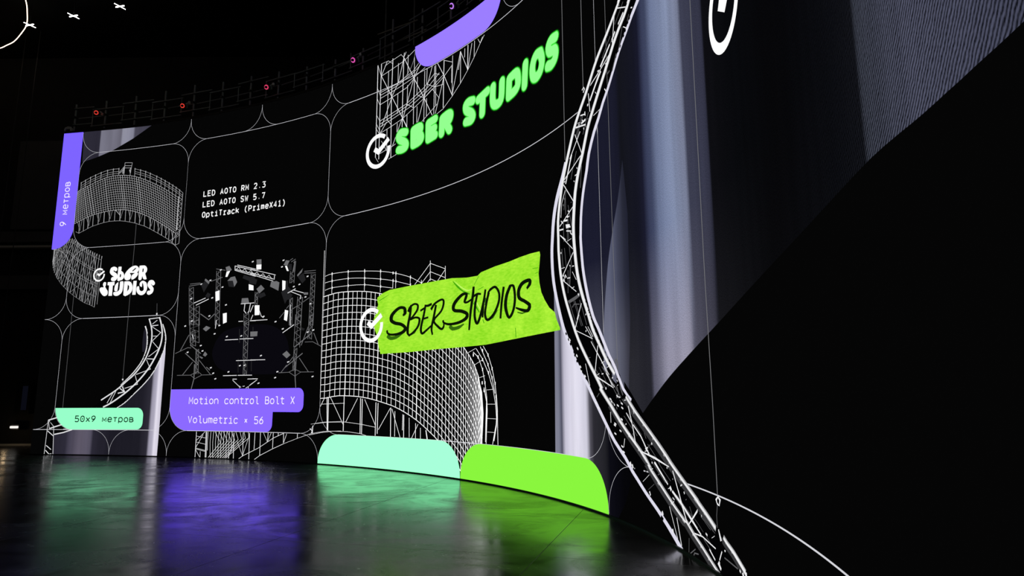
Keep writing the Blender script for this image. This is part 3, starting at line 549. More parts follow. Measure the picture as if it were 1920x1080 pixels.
     '13,0:91,5623,70,5222;21,0:91,5623,90,5602;8,0:91,5623,155,5531;8,0:86,5522,177,5669;8,0:75,5322,87,5119;8,0:70,5222,110,5256;9,0:127,5642,78,5179;22,0:127,5642,125,5619;8,0:102,5410,134,5214;8,0:90,5294,167,5376;9,0:177,5669,87,5119;22,0:177,5669,173,5642;8,0:155,5531,208,5358;8,0:132,5394,251,5546;14,0:234,5700,101,5053;22,0:234,5700,227,5667;8,0:234,5700,305,5555;8,0:200,5538,353,5772;8,0:134,5214,161,4909;7,0:101,5053,209,5124;9,0:293,5734,124,4983;22,0:293,5734,285,5696;8,0:208,5358,255,5082;8,0:166,5170,309,5323;9,0:353,5772,161,4909;22,0:353,5772,344,5729;8,0:305,5555,358,5315;8,0:257,5339,421,5577;14,0:416,5809,202,4841;22,0:416,5809,406,5760;8,0:416,5809,481,5590;8,0:362,5566,557,5865;8,0:255,5082,257,4770;8,0:202,4841,331,5042;9,0:484,5840,234,4793;22,0:484,5840,472,5787;8,0:358,5315,377,5014;8,0:296,5054,460,5298;9,0:557,5865,257,4770;22,0:557,5865,542,5810;8,0:481,5590,524,5249;8,0:406,5315,609,5546;14,0:627,5870,295,4730;22,0:627,5870,611,5813;8,0:627,5870,672,5497;8,0:543,5584,754,5806;8,0:377,5014,431,4576;7,0:295,4730,511,4882;9,0:694,5845,357,4657;22,0:694,5845,677,5785;8,0:524,5249,579,4822;7,0:440,4953,653,5137;9,0:754,5806,431,4576;22,0:754,5806,737,5744;8,0:672,5497,714,5089;8,0:591,5189,780,5412;14,0:803,5771,506,4509;22,0:803,5771,788,5708;8,0:803,5771,835,5373;8,0:728,5454,897,5703;8,0:579,4822,652,4391;7,0:506,4509,713,4717;9,0:846,5737,583,4447;22,0:846,5737,833,5672;8,0:714,5089,778,4668;8,0:648,4768,836,5001;9,0:897,5703,652,4391;22,0:897,5703,884,5637;8,0:835,5373,914,4949;8,0:774,5044,961,5292;14,0:952,5670,721,4338;22,0:952,5670,940,5602;8,0:952,5670,1035,5246;8,0:894,5334,1064,5601;8,0:778,4668,950,4192;7,0:721,4338,978,4541;9,0:1008,5636,822,4270;22,0:1008,5636,998,5567;8,0:914,4949,1062,4492;8,0:868,4609,1083,4848;9,0:1064,5601,950,4192;22,0:1064,5601,1058,5530;8,0:1035,5246,1146,4815;8,0:1006,4893,1169,5173;14,0:1125,5567,1041,4138;22,0:1125,5567,1121,5495;8,0:1125,5567,1234,5138;8,0:1104,5207,1258,5499;8,0:1062,4492,1164,4069;8,0:1041,4138,1187,4423;9,0:1191,5535,1101,4103;22,0:1191,5535,1187,5462;8,0:1146,4815,1254,4389;8,0:1123,4458,1278,4745;9,0:1258,5499,1164,4069;22,0:1258,5499,1253,5427;8,0:1234,5138,1353,4714;8,0:1211,4780,1376,5070;14,0:1326,5462,1230,4036;22,0:1326,5462,1321,5390;8,0:1326,5462,1455,5039;8,0:1301,5102,1476,5397;8,0:1254,4389,1393,3980;8,0:1230,4036,1414,4331;9,0:1399,5428,1308,4007;22,0:1399,5428,1394,5357;8,0:1353,4714,1495,4296;8,0:1330,4359,1516,4649;9,0:1476,5397,1393,3980;22,0:1476,5397,1472,5325;8,0:1455,5039,1598,4611;8,0:1434,4684,1620,4966;14,0:1558,5361,1474,3946;22,0:1558,5361,1554,5289;9,0:1643,5322,1553,3908;22,0:1643,5322,1639,5251;5,0:495,5766,602,5778,701,5725,779,5669,846,5617,923,5569,1003,5519,1086,5469,1170,5426,1255,5381,1341,5335,1435,5296,1534,5254,1636,5208;5,0:434,5530,529,5526,628,5458,713,5390,790,5330,871,5275,965,5215,1065,5154,1151,5108,1234,5064,1320,5019,1416,4982,1516,4940,1616,4895;5,0:423,5487,515,5480,614,5409,701,5339,780,5277,861,5222,958,5160,1062,5097,1147,5051,1230,5006,1316,4962,1413,4925,1512,4883,1612,4838;5,0:366,5262,445,5240,545,5154,639,5074,727,5004,812,4943,921,4871,1043,4797,1129,4750,1211,4706,1296,4663,1395,4626,1495,4586,1593,4540;5,0:352,5209,428,5183,528,5094,624,5011,715,4939,800,4876,913,4802,1038,4726,1124,4678,1206,4634,1292,4591,1391,4555,1490,4515,1589,4470;5,0:298,4995,362,4956,463,4852,565,4759,664,4680,753,4612,878,4529,1020,4443,1106,4393,1187,4350,1273,4308,1374,4273,1474,4234,1571,4188;5,0:244,4783,296,4729,397,4611,507,4508,615,4422,706,4348,844,4256,1002,4161,1089,4110,1168,4066,1254,4026,1357,3992,1457,3953,1553,3908;34,0:83,5609,93,5354,95,5167;11,0:1635,5310,1644,4603,1632,3982;10,0:1406,5321,1547,4607,1550,3908;10,0:941,4632,987,4499,1020,4733;9,0:1365,4614,1588,4242,1590,4761;9,0:1124,4091,1195,4517,1407,3977,1504,4453',
     ''),
    ('scaf2', 'scaffold_drawing', None, 'w95', 3, 'tall white scaffold lattice behind the glowing green lettering',
     '20,0:10639,9008,10641,8194,10635,6777;20,0:10759,8998,10748,7991,10748,6709;20,0:11144,8998,11123,8050,11149,6656;20,0:11514,8895,11502,7933,11505,7191;20,0:12870,8315,12863,7977,12854,7282;20,0:11888,8289,11884,7976,11866,7601;20,0:13659,8321,13646,7799;14,0:11008,8742,11003,8087,10993,7554;14,0:11337,8816,11332,8323;14,0:11662,8898,11658,8438;14,0:11339,8096,11334,7624;14,0:11661,8187,11654,7721;14,0:11876,8763,11880,8278;14,0:11660,7501,11660,7229;14,0:11341,7401,11329,7157;14,0:11000,7356,11006,6855;14,0:11987,8268,11977,7863;14,0:11991,7589,11985,7215;14,0:12230,8318,12224,7701,12220,7172;14,0:12308,8343,12296,7998;14,0:12557,8304,12554,7828,12545,7202;14,0:12596,8316,12604,7417;14,0:13127,8109,13124,7725;14,0:13152,8306,13146,7436;14,0:13418,8286,13415,7615;14,0:13554,8291,13547,8104;14,0:13873,8314,13858,7985;14,0:12302,7675,12303,7278;14,0:11874,7599,11875,7221;14,0:10770,8689,11142,8073,11681,7196;14,0:11514,8895,11868,8282,12216,7717,12518,7197;13,0:12875,7973,12654,8333;14,0:12875,7973,13146,7449;13,0:13418,8273,13654,7796;15,0:11868,8282,11646,7751,11499,7384;15,0:11515,8881,11351,8359,11142,8087;15,0:11142,8073,10815,7462;15,0:12216,7704,12478,8334;14,0:12216,7704,12012,7207;14,0:12875,7973,12595,7238;14,0:13146,7461,13410,8289;14,0:13654,7796,13787,8302;9,0:14059,8180,13981,8302;15,0:14059,8180,14136,8280;10,0:11514,8895,11411,9032;15,0:11514,8895,11591,9000;14,0:11514,8895,11531,9017;15,0:11868,8282,12079,8536;14,0:11496,7467,11200,6917;11,0:11516,7461,11661,7202;15,0:10770,8703,10952,8991;14,0:10765,7306,10982,7529;10,0:11124,7434,10992,7582;8,0:12858,8320,13154,8163;14,0:13343,7921,13418,8247;8,0:12296,7998,12565,7837,12866,7794;8,0:12560,8143,12718,8058;9,0:11646,7751,11866,7601;8,0:11977,7863,12216,7704;10,0:10762,8691,11120,8748,11525,8807,11891,8938;11,0:10748,8005,11142,8064,11635,8140,11868,8269;10,0:10781,7316,11125,7378,11497,7453,12216,7704,12720,7899,12875,7960;11,0:10769,8300,11292,8336,11844,8456,12019,8572;10,0:10759,8231,11333,8294,11845,8414,12080,8509;10,0:10750,8156,11336,8223,11887,8303,12240,8395;11,0:10762,7611,11645,7765,12211,7947,12560,8143;11,0:10765,7537,11705,7719,12329,7906,12717,8098;10,0:10767,7469,11747,7652,12408,7852,12836,8001;11/7/8,0:12216,7704,12487,7824,12726,7532;12,0:12875,7960,13108,8091;10,0:11142,6890,11297,6933;10,0:10732,6824,10985,6874;9,0:11150,6650,11383,6694;9/10/10/11/11/11/12/11,0:12519,7184,12847,7258,13154,7433,13423,7612,13654,7796,13866,7981,14059,8180,14195,8290;10,0:12110,7178,12380,7306,12650,7428;9,0:10639,8993,10762,8691;9,0:10631,8457,10748,8220;9,0:10633,8196,10748,7985;8,0:10636,7793,10763,7588;8,0:10624,7597,10750,7394;8,0:10616,7486,10741,7312;8,0:10751,9000,10992,8992,11156,8864;9,0:10875,8901,11073,8950,11432,8996;8,0:10819,7124,11006,6841;8,0:10635,6777,10739,6642;9,0:11149,6656,11072,6633',
     ''),
    ('scaf3', 'scaffold_drawing', None, 'w95', 3, 'white scaffold lattice standing under the purple caption',
     '16,0:5173,634,5182,14;16,0:5483,639,5504,9;16,0:5508,639,5532,9;16,0:6673,633,6700,81;16,0:6879,626,6898,15;16,0:6378,628,6406,12;10,0:5552,640,5547,378,5560,189;10,0:5638,641,5632,380,5662,-1;10,0:5723,642,5717,382,5747,1;10,0:5809,643,5803,383,5816,195;10,0:5895,644,5888,385,5917,6;10,0:5980,646,5973,387,6002,9;10,0:6066,647,6059,389,6071,202;10,0:6151,648,6144,390,6172,14;10,0:6237,650,6229,392,6257,17;10,0:6322,651,6315,394,6327,209;10,0:5586,6,5964,387,5768,643;10,0:5661,8,6077,403,5901,644;10,0:5737,11,6189,419,6034,646;10,0:5813,13,6302,436,6167,649;10,0:5888,15,6415,452,6300,651;10,0:5964,17,6527,468,6433,653;10,0:6039,19,6640,485,6566,655;10,0:6096,21,6753,501,6699,657;10,0:6153,23,6866,517,6832,659;15,0:7053,640,7050,252;15,0:7227,644,7240,122;15,0:7473,648,7469,444;15,0:7638,652,7638,292;15,0:7970,647,7975,424;15,0:8412,642,8412,547;15,0:7796,655,7801,576;10,0:6499,421,6693,92,6888,603;10/8/11,0:7322,645,7463,433,7574,650;11,0:7984,436,8069,634;8,0:5182,527,5484,484;8,0:5189,383,5487,334;8,0:5182,216,5493,164;8,0:5180,240,5491,188;10,0:5186,419,5451,638;11,0:5185,252,5394,566;10,0:5180,204,5333,18;11,0:5336,160,5342,18;11,0:6232,16,6391,396;11,0:6564,13,6699,93,7190,290,7646,528,7970,643;11,0:7053,7,7240,117,7632,280,7986,409;7,0:7986,409,8434,547,8836,656,9241,713,9790,736;5,0:8824,863,9229,917,9780,940;17/21/21,0:8798,764,8879,722,8851,667;22,0:8888,831,8883,657',
     ''),
    ('wire2', 'wire_screen_drawing', None, 'w100', 3, 'large white wireframe of a curved screen behind the green tape',
     '17/17/16/16/16/16/15/15/15/15/15/15/15/15/15/15/15/15/15/15/15/15/15/15/16/17/18/19/20/20,0:9066,3745,9256,3775,9446,3799,9637,3805,9828,3799,10019,3788,10210,3773,10400,3751,10591,3721,10781,3683,10971,3639,11161,3596,11350,3546,11539,3484,11727,3416,11915,3340,12102,3253,12289,3153,12475,3046,12661,2937,12845,2827,13028,2714,13211,2599,13392,2484,13556,2365,13719,2211,13881,2031,14010,1810,14074,1583,14122,1391;13/13/13/13/12/12/12/12/12/12/12/12/11/11/11/12/12/12/12/12/12/12/12/12/13/13/14/15/16/16,0:9068,3585,9258,3615,9448,3640,9639,3646,9830,3641,10021,3631,10211,3616,10402,3594,10593,3564,10783,3527,10973,3484,11163,3440,11352,3391,11541,3330,11729,3261,11917,3186,12104,3099,12291,3000,12477,2893,12662,2785,12846,2674,13030,2560,13212,2443,13393,2328,13557,2207,13720,2052,13881,1870,14010,1649,14074,1422,14121,1230;13/13/13/13/12/12/12/12/12/12/12/12/11/11/11/12/12/12/12/12/12/12/12/12/13/13/14/15/16/16,0:9070,3428,9260,3456,9450,3481,9641,3489,9832,3484,10022,3474,10213,3459,10404,3438,10594,3408,10785,3371,10975,3328,11164,3285,11353,3237,11542,3176,11731,3108,11918,3032,12106,2946,12293,2848,12479,2741,12664,2634,12848,2522,13031,2406,13213,2289,13395,2173,13558,2050,13720,1894,13882,1711,14010,1488,14074,1262,14121,1071;13/13/13/12/12/12/12/12/12/12/12/11/11/11/11/12/12/12/12/12/12/12/12/12/13/13/14/15/16/16,0:9072,3271,9262,3298,9452,3323,9642,3331,9833,3327,10024,3317,10215,3303,10406,3282,10596,3253,10787,3216,10977,3174,11166,3131,11355,3083,11544,3023,11732,2955,11920,2880,12108,2794,12294,2696,12480,2590,12665,2483,12850,2371,13033,2254,13215,2135,13396,2018,13559,1894,13721,1736,13882,1552,14010,1329,14074,1103,14121,912;13/13/13/12/12/12/12/12/12/12/12/11/11/11/11/12/12/12/12/12/12/12/12/12/13/14/14/15/16/16,0:9073,3115,9264,3140,9454,3166,9644,3175,9835,3171,10026,3162,10217,3148,10408,3127,10598,3098,10788,3062,10978,3020,11168,2977,11357,2930,11546,2870,11734,2802,11922,2728,12109,2643,12296,2545,12482,2440,12667,2333,12851,2220,13034,2102,13216,1982,13397,1864,13560,1738,13722,1579,13883,1394,14010,1170,14074,944,14121,754;13/13/13/12/12/12/12/12/12/12/12/11/11/11/11/12/12/12/12/12/12/12/12/12/13/14/14/15/16/16,0:9075,2959,9265,2983,9455,3009,9646,3019,9837,3016,10028,3007,10219,2993,10409,2972,10600,2944,10790,2908,10980,2866,11170,2824,11359,2777,11548,2718,11736,2651,11924,2576,12111,2492,12298,2395,12483,2290,12668,2184,12853,2070,13036,1951,13218,1830,13399,1710,13561,1583,13723,1423,13883,1236,14010,1012,14074,787,14121,596;13/13/13/12/12/12/12/12/12/12/12/11/11/11/12/12/12/12/12/12/12/12/12/12/13/14/15/16/16/16,0:9077,2804,9267,2826,9457,2853,9648,2864,9839,2861,10030,2852,10220,2839,10411,2818,10602,2791,10792,2755,10982,2714,11171,2672,11360,2626,11549,2566,11738,2499,11925,2426,12113,2341,12299,2245,12485,2141,12670,2035,12854,1921,13037,1800,13219,1678,13400,1557,13562,1429,13723,1267,13883,1079,14011,855,14074,630,14121,439;13/13/13/12/12/12/12/12/12/12/12/11/11/11/12/12/12/12/12/12/12/12/12/13/13/14/15/16/16/16,0:9078,2650,9269,2670,9459,2698,9650,2709,9841,2707,10031,2698,10222,2685,10413,2665,10603,2638,10794,2603,10984,2562,11173,2520,11362,2474,11551,2415,11739,2349,11927,2276,12114,2192,12301,2096,12487,1992,12672,1887,12856,1772,13039,1650,13221,1527,13402,1405,13563,1276,13724,1112,13884,923,14011,698,14074,473,14121,283;13/13/12/12/12/12/12/12/12/12/11/11/11/11/12/12/12/12/12/12/12/12/12/13/13/14/15/16/16/16,0:9080,2496,9271,2515,9461,2543,9651,2555,9842,2553,10033,2545,10224,2532,10415,2513,10605,2486,10796,2451,10986,2410,11175,2369,11364,2324,11553,2265,11741,2199,11929,2126,12116,2043,12302,1947,12488,1844,12673,1739,12857,1624,13040,1501,13222,1376,13403,1254,13564,1123,13725,958,13884,768,14011,542,14074,317,14121,128;13/13/12/12/12/12/12/12/12/12/11/11/11/11/12/12/12/12/12/12/12/12/12/13/13/14/15/16/16,0:9082,2343,9272,2360,9462,2389,9653,2401,9844,2400,10035,2392,10226,2380,10416,2361,10607,2334,10797,2300,10987,2259,11177,2218,11366,2174,11554,2116,11743,2050,11930,1977,12117,1894,12304,1799,12490,1696,12675,1592,12859,1476,13042,1352,13224,1226,13404,1103,13565,970,13726,804,13885,613,14011,387,14074,162;12/12/12/12/12/12/12/12/12/12/11/11/11/11/12/12/12/12/12/12/12/13/13/13/14/14/15/16/16,0:9083,2190,9274,2206,9464,2235,9655,2248,9846,2247,10037,2240,10228,2228,10418,2209,10609,2183,10799,2149,10989,2109,11178,2068,11367,2024,11556,1967,11744,1901,11932,1829,12119,1746,12306,1652,12491,1550,12676,1446,12860,1329,13043,1204,13225,1077,13406,953,13566,819,13726,651,13885,459,14011,232,14074,8;12/12/12/12/12/12/12/12/12/12/11/11/11/11/12/12/12/12/12/12/13/13/13/13/14/14/15/15,0:9085,2038,9276,2053,9466,2082,9657,2096,9848,2095,10038,2088,10229,2077,10420,2058,10610,2032,10801,1999,10991,1959,11180,1919,11369,1875,11558,1818,11746,1753,11934,1681,12121,1599,12307,1505,12493,1403,12678,1300,12862,1183,13045,1056,13226,929,13407,803,13567,668,13727,499,13885,305,14011,78;12/12/12/12/12/12/12/12/12/11/11/11/11/11/12/12/12/12/12/12/13/13/13/13/14/14/14,0:9087,1887,9278,1900,9468,1929,9658,1944,9849,1944,10040,1937,10231,1926,10422,1908,10612,1882,10803,1849,10992,1810,11182,1770,11371,1727,11559,1670,11748,1605,11935,1534,12122,1452,12309,1359,12494,1258,12679,1155,12863,1037,13046,909,13228,781,13408,654,13569,517,13728,347,13886,153;12/12/12/12/12/12/12/12/12/11/11/11/11/11/12/12/12/12/12/12/13/13/13/13/14/14/15,0:9088,1736,9279,1747,9469,1777,9660,1792,9851,1793,10042,1787,10233,1776,10423,1758,10614,1733,10804,1700,10994,1662,11184,1622,11372,1579,11561,1523,11749,1458,11937,1387,12124,1306,12310,1213,12496,1112,12681,1010,12865,892,13047,763,13229,633,13410,506,13570,368,13729,196,13886,1;12/12/12/12/12/12/12/12/11/11/11/11/11/11/12/12/12/12/12/12/13/13/13/13/14/14,0:9090,1586,9281,1596,9471,1626,9662,1642,9853,1643,10044,1637,10234,1627,10425,1609,10616,1584,10806,1552,10996,1514,11185,1474,11374,1432,11563,1376,11751,1312,11939,1241,12126,1161,12312,1068,12498,968,12682,866,12866,747,13049,617,13231,487,13411,358,13571,219,13729,46;15/15/15/15/15/15/15/15/15/14/14/14/14/15/15/15/15/15/15/16/16/16/16/17/17,0:9091,1436,9283,1444,9473,1475,9663,1492,9854,1493,10045,1488,10236,1478,10427,1461,10617,1436,10808,1404,10998,1366,11187,1327,11376,1286,11565,1230,11753,1166,11940,1095,12127,1016,12314,924,12499,824,12684,723,12867,604,13050,472,13232,340,13412,211,13572,70;14,0:9230,3770,9218,1434;14,0:9395,3794,9383,1461;14,0:9556,3804,9545,1483;14,0:9718,3804,9707,1493;26,0:9876,3797,9865,1493;14,0:10027,3788,10016,1489;14,0:10170,3777,10159,1483;14,0:10320,3761,10309,1472;14,0:10467,3741,10456,1457;14,0:10617,3716,10607,1438;14,0:10752,3689,10742,1416;26,0:10891,3658,10881,1390;14,0:11040,3623,11030,1359;14,0:11208,3584,11199,1325;14,0:11346,3547,11336,1295;14,0:11487,3502,11478,1258;14,0:11617,3457,11608,1216;14,0:11747,3408,11738,1171;14,0:11887,3351,11879,1120;14,0:12013,3296,12004,1069;25,0:12134,3237,12126,1016;14,0:12263,3168,12255,954;14,0:12373,3106,12365,896;14,0:12482,3042,12475,837;14,0:12591,2978,12584,777;14,0:12700,2914,12693,717;14,0:12809,2849,12802,650;14,0:12917,2783,12911,572;14,0:13025,2716,13019,495;14,0:13125,2652,13120,422;14,0:13222,2592,13217,351;14,0:13311,2536,13306,288;14,0:13399,2479,13395,224;14,0:13488,2418,13483,153;14,0:13558,2363,13554,87;14,0:13629,2300,13625,15;14,0:13699,2232,13695,-31;14,0:13758,2170,13754,-26;14,0:13814,2109,13810,-20;14,0:13866,2049,13862,-15;14,0:13908,1998,13904,-11;14,0:13949,1941,13945,-7;14,0:13991,1859,13987,-3;14,0:14025,1765,14022,0;14,0:14059,1642,14056,4;14,0:14087,1531,14084,7;14,0:14114,1421,14112,9;12,0:9041,4842,9061,3211,9090,1460;9,0:9090,4222,9137,4232,9180,4244,9233,4254,9311,4260,9423,4263,9560,4263,9707,4261,9849,4255,9984,4247,10120,4235,10254,4221,10387,4207,10519,4193,10649,4177,10777,4160,10905,4141,11031,4118,11156,4093,11280,4065,11401,4035,11523,4003,11645,3968,11762,3931,11870,3893,11966,3854,12054,3813,12138,3772,12224,3732;9,0:9098,4068,9146,4075,9189,4081,9242,4087,9320,4092,9432,4097,9569,4100,9715,4101,9857,4098,9992,4090,10128,4078,10262,4064,10394,4048,10523,4031,10650,4013,10774,3993,10892,3973,11000,3953,11101,3934,11202,3913,11315,3887,11444,3855,11582,3817,11724,3778,11863,3740;9,0:9107,3895,9155,3905,9198,3916,9251,3926,9328,3933,9440,3937,9577,3938,9723,3937,9865,3934,10000,3929,10136,3923,10270,3913,10400,3900,10525,3882,10646,3859,10764,3835,10880,3812,10993,3791,11103,3770,11211,3749,11320,3728;13,0:9321,4286,9336,3782;31,0:9320,4290,9324,4231;31,0:9329,4122,9332,4063;31,0:9338,3962,9341,3904;13,0:9848,4289,9860,3787;31,0:9848,4284,9851,4226;31,0:9855,4127,9858,4070;31,0:9863,3963,9866,3905;13,0:10385,4253,10395,3762;31,0:10386,4235,10389,4179;31,0:10393,4076,10395,4020;30,0:10399,3928,10401,3872;13,0:10903,4183,10910,3685;30,0:10904,4168,10906,4113;30,0:10910,3996,10912,3941;30,0:10916,3833,10918,3778;13,0:11400,4077,11400,3720;30,0:11400,4062,11402,4009;30,0:11406,3889,11408,3836;13,0:11869,3934,11864,3716;30,0:11869,3919,11871,3867;30,0:11873,3764,11875,3712;13,0:11314,3924,11309,3730;30,0:11309,4082,11310,4028;30,0:11314,3914,11316,3860;13,0:12222,3795,12214,3698;30,0:12223,3758,12224,3706;14,0:12495,4154,12503,3744;14,0:12971,3976,12975,3706;9,0:12496,4098,12972,3919;9,0:12499,3928,12974,3744;9,0:12502,3783,12690,3709;12,0:12496,4098,12008,3723;12,0:12499,3928,12206,3711;12,0:12502,3783,12403,3710;12,0:12972,3908,12725,3704;12/13/14/15/15/15/15/15,0:14149,2350,14291,2197,14415,1956,14501,1691,14542,1470,14568,1223,14576,870,14582,667;12/13/14/14/15/15/14/14,0:13934,2321,14131,2121,14308,1867,14448,1581,14517,1341,14550,1065,14461,787,14426,667;14,0:14060,2345,14273,2053,14414,1783,14500,1520;11/13/14/15/15/15/15/15,0:13845,2262,14006,2158,14131,1934,14201,1705,14254,1460,14271,1218,14253,976,14234,666;27,0:14535,1500,14565,1223,14535,986,14461,728;21/53/59/54/37,0:13999,1792,14088,1542,14127,1175,14116,972,14095,669;16/27/32/16,0:14173,1624,14254,1379,14235,1016,14217,695;7,0:13701,2258,13916,2322;7,0:13881,2026,14131,2111;7,0:14006,1792,14202,1829;6,0:14254,1582,14448,1591;6,0:14236,1338,14517,1341;6,0:14270,1097,14567,1095;6,0:14270,867,14514,868;29,0:13852,2236,13852,2180;28,0:13995,2193,13995,2138;28,0:14131,2299,14131,2245;28,0:14295,2213,14295,2159;28,0:14131,2138,14131,2084;28,0:14131,1967,14131,1913;28,0:14202,1732,14201,1679;28,0:14295,2044,14294,1991;28,0:14415,1972,14414,1919;28,0:14414,1813,14414,1761;28,0:14308,1904,14308,1851;28,0:14505,1717,14505,1664;28,0:14177,1599,14176,1546;28,0:14120,1734,14120,1680;28,0:14532,1496,14531,1445;28,0:14562,1249,14561,1197;20,0:9308,1466,9351,729;20,0:9353,1466,9369,742;20,0:9854,1485,9857,741;19,0:10375,1438,10389,694;19,0:10431,1426,10437,695;19,0:10863,1352,10864,672;19,0:10931,1340,10925,711;19,0:11331,1246,11339,665;19,0:11740,1109,11746,645;15,0:11462,1176,11467,677;15,0:11710,1120,11705,806;14,0:11906,1054,11917,675;14,0:12109,955,12110,649;14,0:12257,869,12262,648;14,0:12432,829,12479,653;14,0:12421,829,12464,652;13,0:9226,1440,9103,1257;12,0:9413,1466,9846,880;12,0:10281,1438,9930,932;12,0:10507,1413,10871,866;12,0:11313,1234,10959,796;13,0:11368,1222,11636,664;12,0:12183,935,11990,660;7,0:9138,1309,9873,1332;7,0:8781,624,9154,686,9528,726,9977,727,10388,699,10576,663;7,0:8936,876,9330,916,9892,931,10380,896,10865,841',
     ''),
    ('bubble', 'bubble_lettering', None, 'w100', 5, 'fat white bubble lettering in two lines',
     '115,1:2131,4924,2119,4930,2107,4936,2095,4941,2082,4944,2068,4944,2052,4942,2037,4937,2025,4930,2017,4917,2012,4899,2010,4881,2011,4865,2016,4852,2025,4841,2037,4830,2051,4818,2071,4805,2095,4792,2119,4778,2137,4764,2149,4750,2156,4736,2160,4722,2161,4708,2156,4694,2146,4679,2135,4667,2123,4658,2110,4655,2097,4656,2082,4659,2068,4661;108,1:3410,4472,3401,4482,3392,4493,3383,4503,3371,4510,3356,4514,3338,4517,3320,4516,3306,4512,3294,4502,3284,4487,3278,4470,3276,4455,3281,4440,3291,4425,3304,4410,3318,4394,3333,4377,3351,4358,3367,4340,3378,4323,3381,4306,3380,4289,3374,4273,3366,4260,3354,4249,3337,4239,3319,4232,3305,4227,3295,4226,3288,4227,3281,4230,3275,4232',
     '2219,4987,2275,4994,2320,4987,2323,4935,2322,4877,2349,4855,2382,4836,2406,4802,2425,4765,2434,4729,2432,4695,2414,4660,2386,4632,2355,4619,2317,4613,2265,4589,2221,4614,2214,4777;2437,4704,2440,4730,2443,4756,2452,4783,2470,4814,2494,4847,2524,4879,2564,4912,2610,4946,2656,4971,2700,4986,2744,4994,2784,4994,2818,4985,2848,4968,2871,4949,2889,4928,2901,4904,2902,4878,2889,4847,2865,4815,2840,4792,2820,4785,2799,4788,2769,4791,2717,4796,2656,4801,2615,4799,2614,4786,2634,4765,2650,4743,2655,4720,2656,4696,2652,4674,2643,4652,2630,4632,2611,4616,2582,4608,2548,4604,2518,4606,2493,4614,2471,4628,2455,4644,2446,4662,2441,4683;2770,4786,2804,4790,2838,4793,2864,4791,2877,4782,2882,4768,2880,4751,2869,4727,2852,4700,2829,4674,2797,4651,2760,4629,2729,4615,2705,4614,2686,4620,2674,4633,2668,4653,2669,4679,2672,4702,2679,4720,2689,4736,2703,4750,2722,4763,2746,4775;2909,4982,2994,4985,3069,4982,3115,4962,3145,4933,3163,4899,3170,4863,3165,4827,3153,4795,3129,4779,3116,4753,3151,4677,3178,4607,3131,4592,3071,4607,3043,4661,3026,4703,3020,4660,3007,4606,2955,4579,2906,4611,2901,4773;1865,4572,1865,4544,1865,4515,1862,4493,1855,4480,1847,4474,1845,4463,1853,4446,1868,4424,1884,4402,1903,4379,1924,4356,1939,4330,1945,4300,1945,4268,1937,4241,1916,4221,1888,4206,1860,4200,1835,4202,1811,4211,1787,4227,1759,4251,1731,4280,1708,4310,1691,4338,1678,4366,1673,4391,1677,4413,1687,4431,1705,4444,1736,4446,1773,4443,1798,4445,1795,4461,1779,4484,1768,4507,1767,4528,1771,4549,1779,4566,1789,4578,1802,4586,1817,4589,1832,4587,1849,4579;1917,4580,2139,4580,2138,4485,2091,4482,2093,4200,1976,4202,1968,4488,1914,4500;2263,4569,2241,4556,2218,4543,2198,4527,2181,4508,2168,4486,2158,4460,2152,4424,2149,4383,2152,4351,2163,4332,2180,4322,2197,4317,2215,4314,2234,4315,2248,4327,2256,4351,2259,4386,2261,4425,2263,4470,2263,4519;2315,4576,2355,4582,2394,4588,2422,4571,2431,4512,2430,4429,2423,4359,2415,4314,2401,4280,2379,4252,2343,4225,2299,4203,2257,4190,2221,4189,2188,4196,2162,4207,2144,4220,2134,4237,2128,4253,2125,4269,2128,4285,2141,4297,2170,4302,2210,4303,2245,4307,2270,4316,2290,4328,2305,4344,2313,4364,2316,4389,2317,4423,2317,4468,2316,4522;2456,4575,2540,4577,2615,4572,2668,4545,2705,4503,2732,4446,2743,4383,2734,4322,2706,4267,2657,4224,2596,4195,2522,4169,2461,4199,2451,4363;2750,4575,2857,4574,2860,4196,2748,4198;3088,4562,3119,4547,3150,4531,3176,4509,3195,4476,3208,4437,3217,4399,3220,4366,3217,4334,3209,4302,3194,4268,3173,4234,3148,4207,3116,4189,3080,4177,3045,4173,3011,4178,2978,4190,2947,4207,2921,4230,2897,4259,2880,4288,2871,4319,2869,4351,2871,4377,2878,4396,2889,4411,2902,4420,2918,4424,2935,4422,2950,4412,2957,4390,2962,4360,2970,4333,2984,4313,3003,4297,3022,4286,3042,4282,3063,4283,3080,4289,3095,4298,3106,4312,3111,4336,3105,4376,3093,4425,3080,4465,3068,4490,3055,4506,3046,4506,3045,4480,3046,4438,3045,4408,3036,4398,3023,4398,3010,4405,2993,4416,2975,4432,2964,4451,2961,4473,2965,4498,2974,4519,2989,4536,3009,4551,3029,4561,3048,4564,3068,4563'),
    ('neonA0', 'glowing_letter', None, 'neon1', 6, 'fat glowing green letter S',
     '168,1:11634,7108,11592,7118,11548,7130,11507,7138,11473,7139,11447,7131,11425,7115,11410,7096,11402,7076,11403,7055,11410,7031,11425,7008,11444,6986,11471,6966,11505,6948,11541,6930,11571,6912,11596,6893,11618,6874,11635,6856,11646,6837,11651,6819,11650,6801,11644,6784,11632,6771,11613,6761,11588,6755,11560,6751,11530,6750,11501,6751,11469,6756,11437,6761,11405,6766',
     ''),
    ('neonA1', 'glowing_letter', None, 'neon1', 6, 'fat glowing green letter B',
